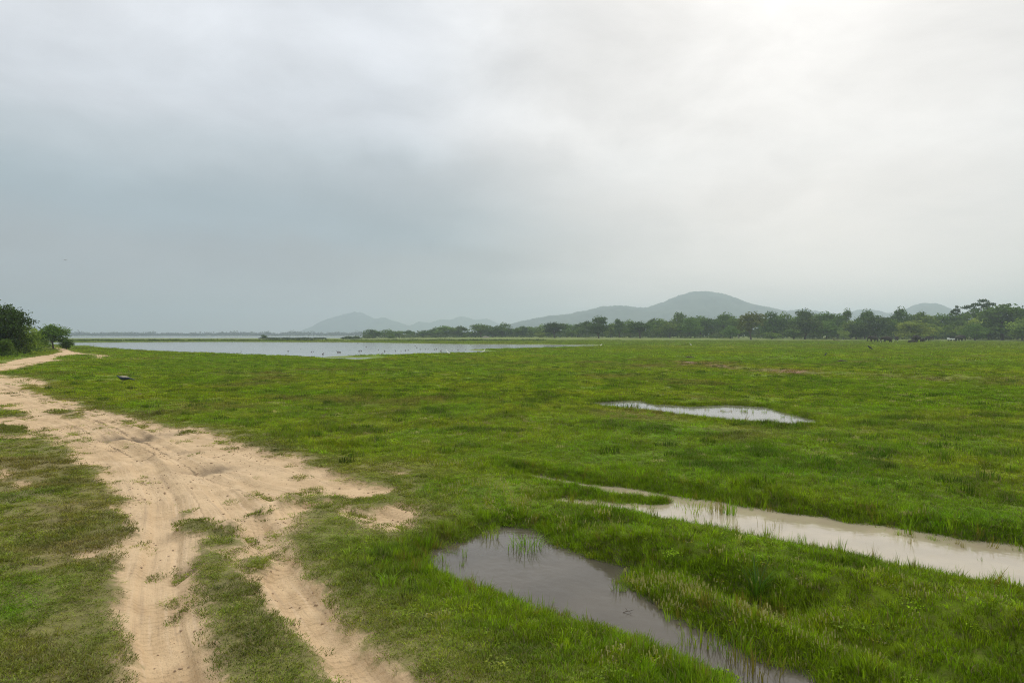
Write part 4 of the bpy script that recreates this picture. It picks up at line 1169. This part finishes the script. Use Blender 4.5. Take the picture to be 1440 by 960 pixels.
def elephant_body(name, pose):
    if pose == 'lying':
        pts = [(-.9, 0, .45), (-.2, 0, .5), (.55, 0, .5), (1.0, 0, .62), (1.35, 0, .62), (1.65, 0, .4), (1.85, 0, .2), (2.1, .1, .12),
               (.6, .35, .35), (1.1, .5, .14), (.6, -.35, .35), (1.1, -.5, .14), (-.8, .35, .3), (-.3, .6, .14), (-.8, -.35, .3), (-.3, -.6, .14), (-1.45, 0, .4), (-1.7, .1, .12)]
        rr = [.42, .5, .45, .36, .36, .18, .12, .08, .24, .15, .24, .15, .26, .16, .26, .16, .08, .04]
        ed = [(0, 1), (1, 2), (2, 3), (3, 4), (4, 5), (5, 6), (6, 7), (2, 8), (8, 9), (2, 10), (10, 11), (0, 12), (12, 13), (0, 14), (14, 15), (0, 16), (16, 17)]
        return skin_mesh(name, pts, ed, rr, M_ELE, 1)
    hz = {'walk': 1.62, 'graze': 1.30, 'front': 1.55}[pose]
    st = .24 if pose == 'walk' else .06
    pts = [(-.85, 0, 1.45), (-.15, 0, 1.36), (.60, 0, 1.46), (1.02, 0, (1.5 + hz) / 2), (1.38, 0, hz), (1.66, 0, hz - .32), (1.76, 0, hz - .72), (1.74 - (.25 if pose == 'graze' else 0), 0, max(.38, hz - 1.08)), (1.84 - (.3 if pose == 'graze' else 0), 0, max(.14, hz - 1.38)),
           (.62, .34, 1.05), (.62 + st, .36, .58), (.62 + st * 1.3, .36, .07), (.62, -.34, 1.05), (.62 - st, -.36, .58), (.62 - st * 1.2, -.36, .07),
           (-.92, .34, 1.02), (-.98 - st, .36, .55), (-.92 - st * 1.3, .36, .07), (-.92, -.34, 1.02), (-.86 + st, -.36, .55), (-.86 + st, -.36, .07), (-1.42, 0, 1.5), (-1.52, .03, .75)]
    rr = [.60, .70, .60, .44, .43, .20, .14, .11, .075, .29, .19, .20, .29, .19, .20, .31, .19, .20, .31, .19, .20, .09, .035]
    ed = [(0, 1), (1, 2), (2, 3), (3, 4), (4, 5), (5, 6), (6, 7), (7, 8), (2, 9), (9, 10), (10, 11), (2, 12), (12, 13), (13, 14), (0, 15), (15, 16), (16, 17), (0, 18), (18, 19), (19, 20), (0, 21), (21, 22)]
    return skin_mesh(name, pts, ed, rr, M_ELE, 1)

def ear_mesh():
    V = []; ring = [(0, .32), (.10, .36), (-.16, .34), (-.34, .14), (-.36, -.12), (-.24, -.36), (-.05, -.42), (.06, -.2)]
    for s in (-.02, .02):
        V.append((-.1, s, 0)); V += [(a, s + (.10 if abs(a) > .2 else .03) * 1.0, b) for a, b in ring]
    n = len(ring); Fq = []
    for i in range(n):
        j = (i + 1) % n
        Fq.append((0, 1 + j, 1 + i, 1 + i)); Fq.append((n + 1, n + 2 + i, n + 2 + j, n + 2 + j)); Fq.append((1 + i, 1 + j, n + 2 + j, n + 2 + i))
    me = bpy.data.meshes.new('ear'); me.from_pydata(V, [], [tuple(dict.fromkeys(f)) for f in Fq]); me.materials.append(M_ELE); me.update()
    return me
EAR = ear_mesh()
E_MESH = {p: elephant_body('elephant_' + p, p) for p in ('walk', 'graze', 'front', 'lying')}

def elephant(px, py, pose, heading, size, label):
    d = (CAM_Z - 0.12) * 960.0 / (py - 471.0); d = min(d, 300)
    x = PX(px, d); z = ground_z(x, d)
    t = thing('elephant', label, 'elephant', (x, d, z), heading, 'elephants grazing before the treeline')
    t.scale = (size * 1.12,) * 3
    obj('body', E_MESH[pose], t)
    hz = {'walk': 1.62, 'graze': 1.30, 'front': 1.55, 'lying': .62}[pose]
    for s in (1, -1):
        e = obj('ear', EAR, t); e.location = (1.22, .43 * s, hz + .02); e.rotation_euler = (0, 0, -.35 * s); e.scale = (1, s, 1)
    return t
PI = math.pi
elephant(1228, 480.8, 'walk', PI, 1.02, 'leftmost grey elephant walking left on the meadow')
elephant(1247.5, 481.6, 'graze', PI - .25, .98, 'grey elephant grazing head-down, second nearest the left of the herd')
elephant(1261, 478.2, 'front', -PI / 2 - .5, .95, 'distant grey elephant standing behind the grazing elephant')
elephant(1290, 480.9, 'walk', PI + .5, 1.12, 'largest grey elephant standing before the pale round tree')
elephant(1284, 481.9, 'lying', PI, .85, 'low dark elephant lying before the largest elephant')
elephant(1297, 481.2, 'front', -PI / 2 + .2, .62, 'small elephant calf just right of the largest elephant')
elephant(1305, 478.3, 'front', -PI / 2 + .3, .95, 'grey elephant facing us below the smaller pale tree')
elephant(1350, 479.8, 'walk', 0.1, 1.15, 'lone grey elephant walking right beside the white jeep')

M_WHITE = plain('white_plumage', (.80, .79, .75), .8, .2, .06, 20)
M_BLACK = plain('black_plumage', (.018, .020, .022), .6, .4, .4, 20)
M_BROWNB = plain('brown_plumage', (.13, .11, .09), .8, .2, .4, 20)
M_BLUE = plain('dark_blue_plumage', (.008, .022, .045), .4, .5, .5, 25)
M_PALE = plain('barred_pale_plumage', (.34, .30, .22), .8, .2, .6, 45)
M_LEG = plain('bird_legs', (.06, .05, .04), .7, .3, .2, 30)

def leg_mesh(name, h, r_):
    V = []; Fq = []; tube(V, Fq, [(0, 0, h), (.03 * h, 0, h * .5), (0, 0, 0), (.12 * h + .03, 0, 0)], [r_ * 1.3, r_, r_, r_ * .7], 5)
    return mesh_np(name, np.array(V), np.array(Fq), [M_LEG], True)

egret_body = skin_mesh('egret_body', [(-.26, 0, .40), (-.08, 0, .46), (.10, 0, .50), (.20, 0, .60), (.16, 0, .72), (.22, 0, .82), (.28, 0, .84), (.40, 0, .82)],
                       [(i, i + 1) for i in range(7)], [.03, .09, .085, .04, .03, .03, .035, .008], M_WHITE, 1, 1)
egret_leg = leg_mesh('egret_leg', .42, .011)
def egret(px, py, rz, size, label, group='white egrets on the meadow'):
    d = (CAM_Z - .05) * 960 / (py - 471); x = PX(px, d); z = ground_z(x, d)
    t = thing('egret', label, 'egret', (x, d, z), rz, group); t.scale = (size * .72,) * 3
    obj('body', egret_body, t)
    for s in (1, -1): obj('leg', egret_leg, t, (0, .04 * s, 0))
egret(630.5, 499.3, 2.9, 1.25, 'white egret hunched on the near lake shore')
egret(679.5, 498.0, .4, 1.35, 'upright white egret on the lake shore below the muddy tongue')
egret(845, 487.6, .3, 1.2, 'white egret on the grass right of the lake tip')
egret(971.5, 486.4, 2.6, 1.3, 'white egret alone on the meadow under the big hill')
egret(1238, 481.9, .3, 1.0, 'white egret at the feet between the two left elephants')
egret(1241, 480.2, 2.8, 1.0, 'white egret by the head of the grazing elephant')
egret(1256, 481.8, .2, 1.0, 'white egret just behind the rump of the grazing elephant')
egret(1262.5, 481.0, 2.9, 1.0, 'white egret below the distant standing elephant')
egret(1302, 481.2, .3, 1.0, 'white egret right of the elephant calf')

crow_body = skin_mesh('crow_body', [(-.34, 0, .10), (-.18, 0, .22), (0, 0, .34), (.10, 0, .46), (.14, 0, .54), (.24, 0, .53)], [(i, i + 1) for i in range(5)], [.03, .07, .10, .07, .055, .012], M_BLACK, 1, 2)
crow_leg = leg_mesh('crow_leg', .22, .012)
def crow(px, py, rz, size, label):
    d = (CAM_Z - .05) * 960 / (py - 471); x = PX(px, d); z = ground_z(x, d)
    t = thing('black_bird', label, 'bird', (x, d, z), rz, 'dark birds on the meadow'); t.scale = (size,) * 3
    obj('body', crow_body, t)
    for s in (1, -1): obj('leg', crow_leg, t, (0, .05 * s, .02))
crow(1223, 492.5, PI - .4, 1.5, 'black bird standing upright on the meadow below the left elephants')
crow(1161, 501.5, .5, .95, 'small black bird far out on the meadow left of centre scar')

# waterbirds on and beside the lake
wb = skin_mesh('waterbird_body', [(-.22, 0, .10), (-.08, 0, .09), (.10, 0, .10), (.19, 0, .20), (.21, 0, .30), (.31, 0, .29)], [(i, i + 1) for i in range(5)], [.03, .10, .10, .045, .045, .012], M_BROWNB, 1, 1)
wb_spots = [(503, 483), (505, 494), (508, 493.5), (533, 482), (515, 488), (532, 492), (541, 494), (556, 493.5), (564, 494), (570, 493), (584, 486.5), (586, 489), (590.5, 491.5), (591, 491.2), (574, 492.3),
            (598, 491), (602, 491), (611, 491.5), (614, 491), (620, 493.5), (636, 492.5), (644, 492), (655, 491.5), (668, 491), (662, 484.8), (640, 484.4), (620, 484),
            (232, 495.3), (297, 496.2), (299, 496.2), (339, 494.3), (405, 494), (423, 491), (438, 494.8), (441, 494.6), (454, 498), (475, 495.5), (478, 495.6), (342, 481.9), (384, 482.5), (456, 481.8), (484, 505), (508, 500.3), (512, 500.1), (520, 499), (537, 498.4)]
for i, (px, py) in enumerate(wb_spots):
    d = (CAM_Z + .14) * 960 / (py - 471); x = PX(px, d)
    o = obj('waterbird', wb, None, (x, d, -.14), None, 'small brown waterbird afloat on the lake among its flock', 'waterbird', 'waterbirds scattered over the lake')
    o.rotation_euler = (0, 0, random.uniform(0, 6.28)); s = random.uniform(.4, .75); o.scale = (s, s, s)

# peafowl stretched out over the grass
peb = skin_mesh('peafowl_body', [(.40, 0, .30), (.22, 0, .30), (0, 0, .31), (-.20, 0, .32), (-.34, 0, .40), (-.42, 0, .47), (-.52, 0, .45), (.62, 0, .24), (.85, 0, .17)],
                [(7, 8), (0, 7), (0, 1), (1, 2), (2, 3), (3, 4), (4, 5), (5, 6)], [.06, .11, .14, .11, .055, .05, .012, .045, .05], M_BLUE, 2, 2)
V = []; Fq = []
for s in (0, 1):
    for i in range(9):
        a = i / 8
        zc = .455 + .05 * math.sin(a * PI) - .07 * a
        for j in range(5):
            b = j / 4 - .5
            V.append((-.22 + .62 * a, b * .24 * math.sin(max(.15, a) ** .6 * PI * .93), zc - .10 * abs(b) * 2 * math.sin(a * PI) + (.015 if s else 0)))
for s in (0, 1):
    for i in range(8):
        for j in range(4):
            q = s * 45 + i * 5 + j; f = (q, q + 1, q + 6, q + 5); Fq.append(f if s else f[::-1])
pew = mesh_np('peafowl_wing', np.array(V), np.array(Fq), [M_PALE], True)
px_, py_ = P(174, 535.3)
pf = thing('peafowl', 'dark blue peafowl with pale barred back feeding in roadside grass', 'peafowl', (px_, py_, ground_z(px_, py_) - .08), 0, None, (.80, .80, .80))
obj('body', peb, pf); obj('wing', pew, pf)
pl_ = leg_mesh('peafowl_leg', .22, .012)
for s in (1, -1): obj('leg', pl_, pf, (0, .06 * s, 0))

# one bird far up in the grey sky
V = [(0, 0, 0), (.25, 0, .0), (-.3, 0, .02), (.08, .9, .22), (-.12, .85, .2), (.08, -.9, .22), (-.12, -.85, .2), (0, 0, .1), (0, 0, -.08)]
Fq = [(1, 3, 7), (3, 4, 7), (4, 2, 7), (1, 8, 3), (3, 8, 4), (4, 8, 2), (1, 7, 5), (5, 7, 6), (6, 7, 2), (1, 5, 8), (5, 6, 8), (6, 2, 8)]
me = bpy.data.meshes.new('flying_bird'); me.from_pydata(V, [], Fq); me.materials.append(M_BLACK); me.update()
obj('flying_bird', me, None, (PX(93, 300), 300, PZ(366, 300)), None, 'tiny dark bird flying high above the roadside trees', 'bird').rotation_euler = (0.1, 0, 2.6)

# ------------------------------------------------------------------ safari jeep by the trees
M_WPAINT = plain('white_paint', (.78, .78, .76), .35, .5, .05, 3)
M_DCAN = plain('dark_canvas', (.03, .035, .035), .8, .2, .3, 5)
M_TYRE = plain('tyre_rubber', (.02, .02, .02), .85, .2, .2, 8)
M_GLASS = plain('dark_window_glass', (.03, .035, .04), .08, .5, .1, 2)

def box_mesh(name, boxes, m, bev=.03):
    bm = bmesh.new()
    for (x0, x1, y0, y1, z0, z1) in boxes:
        r_ = bmesh.ops.create_cube(bm, size=1.0)
        bmesh.ops.scale(bm, vec=(x1 - x0, y1 - y0, z1 - z0), verts=r_['verts'])
        bmesh.ops.translate(bm, vec=((x0 + x1) / 2, (y0 + y1) / 2, (z0 + z1) / 2), verts=r_['verts'])
    if bev: bmesh.ops.bevel(bm, geom=bm.edges[:], offset=bev, segments=2, affect='EDGES')
    me = bpy.data.meshes.new(name); bm.to_mesh(me); bm.free(); me.materials.append(m)
    return me
jx, jd = PX(1339.5, 300), 300.0
jeep = thing('safari_jeep', 'white open safari jeep with dark canopy parked behind the lone elephant', 'jeep', (jx, jd, ground_z(jx, jd)), 0.05)
obj('body', box_mesh('jeep_body', [(-2.0, .55, -.85, .85, .55, 1.15), (.55, 2.0, -.8, .8, .55, 1.2), (-2.0, -1.9, -.85, .85, 1.15, 1.5)], M_WPAINT, .06), jeep)
obj('canopy', box_mesh('jeep_canopy', [(-2.05, .75, -.85, .85, 2.1, 2.2)], M_DCAN, .03), jeep)
obj('roof_post', box_mesh('jeep_post', [(-1.9, -1.84, -.8, -.74, 1.16, 2.1), (-1.9, -1.84, .74, .8, 1.16, 2.1), (.48, .54, -.8, -.74, 1.16, 2.1), (.48, .54, .74, .8, 1.16, 2.1)], M_DCAN, 0), jeep)
obj('seat', box_mesh('jeep_seat', [(-1.5, -1.0, -.7, .7, 1.16, 1.6), (-.5, 0, -.7, .7, 1.16, 1.6)], M_DCAN, .04), jeep)
obj('windscreen', box_mesh('jeep_windscreen', [(.60, .66, -.72, .72, 1.2, 1.85)], M_GLASS, .01), jeep)
bm = bmesh.new(); bmesh.ops.create_cone(bm, cap_ends=True, segments=18, radius1=.38, radius2=.38, depth=.24)
bmesh.ops.rotate(bm, verts=bm.verts, matrix=Matrix.Rotation(PI / 2, 3, 'X')); bmesh.ops.bevel(bm, geom=bm.edges[:], offset=.03, segments=1, affect='EDGES')
whm = bpy.data.meshes.new('jeep_wheel'); bm.to_mesh(whm); bm.free(); whm.materials.append(M_TYRE)
for sx in (-1.25, 1.3):
    for sy in (-.78, .78): obj('wheel', whm, jeep, (sx, sy, .38))

# ------------------------------------------------------------------ log, mound, twig, water plants
V = []; Fq = []
tube(V, Fq, [(-1.7, 0, 1.3), (-1.55, 0, .75), (-1.3, 0, .35), (-.6, .1, .22), (.4, 0, .2), (1.7, -.1, .15)], [.06, .2, .32, .26, .2, .08], 8)
tube(V, Fq, [(-.2, 0, .25), (.5, .5, .5), (1.0, .7, .45)], [.12, .08, .03], 6)
lx, ld = PX(1177, 290), 290.0
obj('fallen_log', mesh_np('fallen_log', np.array(V), np.array(Fq), [M_BARK], True), None, (lx, ld, ground_z(lx, ld)), None, 'dark fallen log with upturned root left of the elephants', 'log')
V = []; Fq = []
tube(V, Fq, [(-.5, 0, .06), (0, .05, .14), (.5, 0, .08), (.9, .1, .05)], [.05, .12, .10, .03], 7)
for (a, b, lab) in ((1183, 508.7, 'short dark piece of dead wood lying on the meadow'), (968, 503.5, 'thin dark stick lying on the meadow below the hill')):
    d = CAM_Z * 960 / (b - 471); x = PX(a, d)
    o = obj('dead_wood', mesh_np('dead_wood', np.array(V), np.array(Fq), [M_BARK], True), None, (x, d, ground_z(x, d) - .04), None, lab, 'dead wood', 'dead wood on the meadow')
    o.scale = (.95, .95, .95)
bm = bmesh.new(); bmesh.ops.create_icosphere(bm, subdivisions=4, radius=1)
for v in bm.verts:
    n = float(fbm(np.array([v.co.x * 2.2 + v.co.z]), np.array([v.co.y * 2.2 + 3]), 3, 171)[0])
    v.co *= 1 + .35 * n
    v.co.x *= 3.0; v.co.y *= 1.6; v.co.z = max(v.co.z, -.2) * (1.7 - .25 * v.co.x)
me = bpy.data.meshes.new('stony_mound'); bm.to_mesh(me); bm.free(); me.materials.append(plain('pale_stony_earth', (.30, .27, .23), .95, .1, .35, 1.5))
mx_, mdist = PX(684, 440), 440.0
obj('stony_mound', me, None, (mx_, mdist, ground_z(mx_, mdist)), None, 'pale stony mound at the foot of the treeline by the lake', 'mound').scale = (.9, .9, .62)
V = []; Fq = []
tube(V, Fq, [(-.16, 0, .00), (-.06, .02, .035), (.03, 0, .05), (.14, -.03, .10)], [.008, .008, .007, .003], 5)
tube(V, Fq, [(-.03, .01, .04), (-.06, .02, .10), (-.1, .03, .13)], [.006, .005, .002], 5)
tube(V, Fq, [(.03, 0, .05), (.02, -.08, .03), (.05, -.15, .04)], [.006, .005, .002], 5)
tx_, ty_ = P(884, 861, WL)
obj('twig', mesh_np('twig', np.array(V), np.array(Fq), [M_BARK], True), None, (tx_, ty_, WL), None, 'dark forked twig poking out of the brown puddle', 'twig').scale = (.36, .36, .36)

M_CLUMP = blade_material('clump_blades', .35, 'tint', 'GEOMETRY')
def clump(px, py, label, n, rad_, h0, h1, w, lean, col, seed, tri=3):
    g = np.random.default_rng(seed); V = []; T = []; HV = []; BV = []
    for i in range(n):
        a = g.uniform(0, 6.28); rr = rad_ * math.sqrt(g.uniform(0, 1)); bx, by = rr * math.cos(a), rr * math.sin(a)
        h = g.uniform(h0, h1); le = lean * g.uniform(.2, 1) * h; da = a + g.normal(0, .6); dx, dy = math.cos(da) * le, math.sin(da) * le
        yw = da + PI / 2; wx, wy = math.cos(yw) * w / 2, math.sin(yw) * w / 2
        b = len(V); pr = [0, .4, .75, 1.0]
        for k_, p_ in enumerate(pr[:-1]):
            q = (p_ ** 1.8); zz_ = h * (p_ - .28 * lean * p_ ** 3); f_ = 1 - .55 * p_
            V += [(bx + dx * q - wx * f_, by + dy * q - wy * f_, zz_ - .05 * (p_ == 0)), (bx + dx * q + wx * f_, by + dy * q + wy * f_, zz_ - .05 * (p_ == 0))]
            HV += [p_, p_]
        V.append((bx + dx, by + dy, h * (1 - .28 * lean))); HV.append(1)
        T += [(b, b + 1, b + 3), (b, b + 3, b + 2), (b + 2, b + 3, b + 5), (b + 2, b + 5, b + 4), (b + 4, b + 5, b + 6)]
        BV += [g.uniform(0, .88)] * 7
    me = mesh_np('grass_clump', np.array(V), np.array(T), [M_CLUMP])
    fattr(me, 'hv', np.array(HV)); fattr(me, 'bv', np.array(BV)); fattr(me, 'pale', np.zeros(len(V))); fattr(me, 'tint', np.tile(np.array(col), (len(V), 1)), 'FLOAT_COLOR')
    x, y = P(px, py, WL); z = max(ground_z(x, y), WL - .03)
    return obj('grass_clump', me, None, (x, y, z), None, label, 'grass clump', 'grass clumps in and beside the puddles')
clump(738, 772, 'sprawling grass clump standing in the brown puddle', 70, .22, .14, .30, .010, 1.1, C_LUSH, 501)
clump(690, 755, 'small grass clump at the head of the brown puddle', 36, .12, .12, .24, .009, .8, C_MID, 502)
clump(596, 772, 'bright upright grass clump at the left end of the brown puddle', 40, .10, .16, .30, .010, .5, C_LUSH, 503)
clump(1064, 842, 'spiky long-leaved clump by the narrow wet rut', 36, .06, .30, .55, .013, 1.0, C_DARK * 1.2, 504)
clump(1026, 722, 'upright green rush clump in the bright channel', 40, .12, .18, .34, .011, .45, C_LUSH, 505)
clump(1008, 720, 'sparse olive rush clump left of the upright rush clump', 34, .16, .16, .30, .009, .5, C_OLIVE, 506)
clump(975, 717, 'low spreading grass clump at the narrow end of the channel', 60, .32, .10, .20, .010, .9, C_MID, 507)
clump(1277, 750, 'thin fan of grass standing alone in the bright channel', 16, .05, .22, .40, .009, .6, C_LUSH, 508)
clump(1085, 745, 'few thin stems in the middle of the bright channel', 12, .20, .14, .30, .006, .4, C_OLIVE, 509)
clump(985, 905, 'loose grass clump breaking the narrow lower part of the brown puddle', 60, .20, .12, .26, .009, .6, C_MID * .8, 511)
clump(1062, 945, 'thin olive grass clump at the bottom end of the brown puddle', 60, .22, .12, .26, .009, .5, C_OLIVE * .8, 512)
clump(1030, 918, 'wispy grass clump on the right bank of the lower brown puddle', 40, .16, .12, .24, .008, .6, C_LUSH * .8, 513)
clump(880, 575, 'dark rushes at the left end of the far puddle', 120, .8, .14, .30, .020, .7, C_DARK, 510)

# ------------------------------------------------------------------ haze
HZ = 232.0
bm = bmesh.new(); r_ = bmesh.ops.create_cube(bm, size=1.0)
bmesh.ops.scale(bm, vec=(12400, 12400, HZ + 4), verts=bm.verts); bmesh.ops.translate(bm, vec=(0, 0, (HZ + 4) / 2 - 4), verts=bm.verts)
me = bpy.data.meshes.new('haze'); bm.to_mesh(me); bm.free()
mh, th, oh = mat('haze')
pv = th.new('ShaderNodeVolumePrincipled')
pv.inputs['Color'].default_value = (.615, .725, .81, 1)
pv.inputs['Density'].default_value = 3.4e-4
pv.inputs['Anisotropy'].default_value = 0.5
th.l.new(pv.outputs[0], oh.inputs['Volume'])
me.materials.append(mh)
obj('haze', me, kind='stuff')
print('GRASS', N_GRASS, 'TRIS', sum(len(o.data.polygons) for o in scene.objects if o.type == 'MESH'))
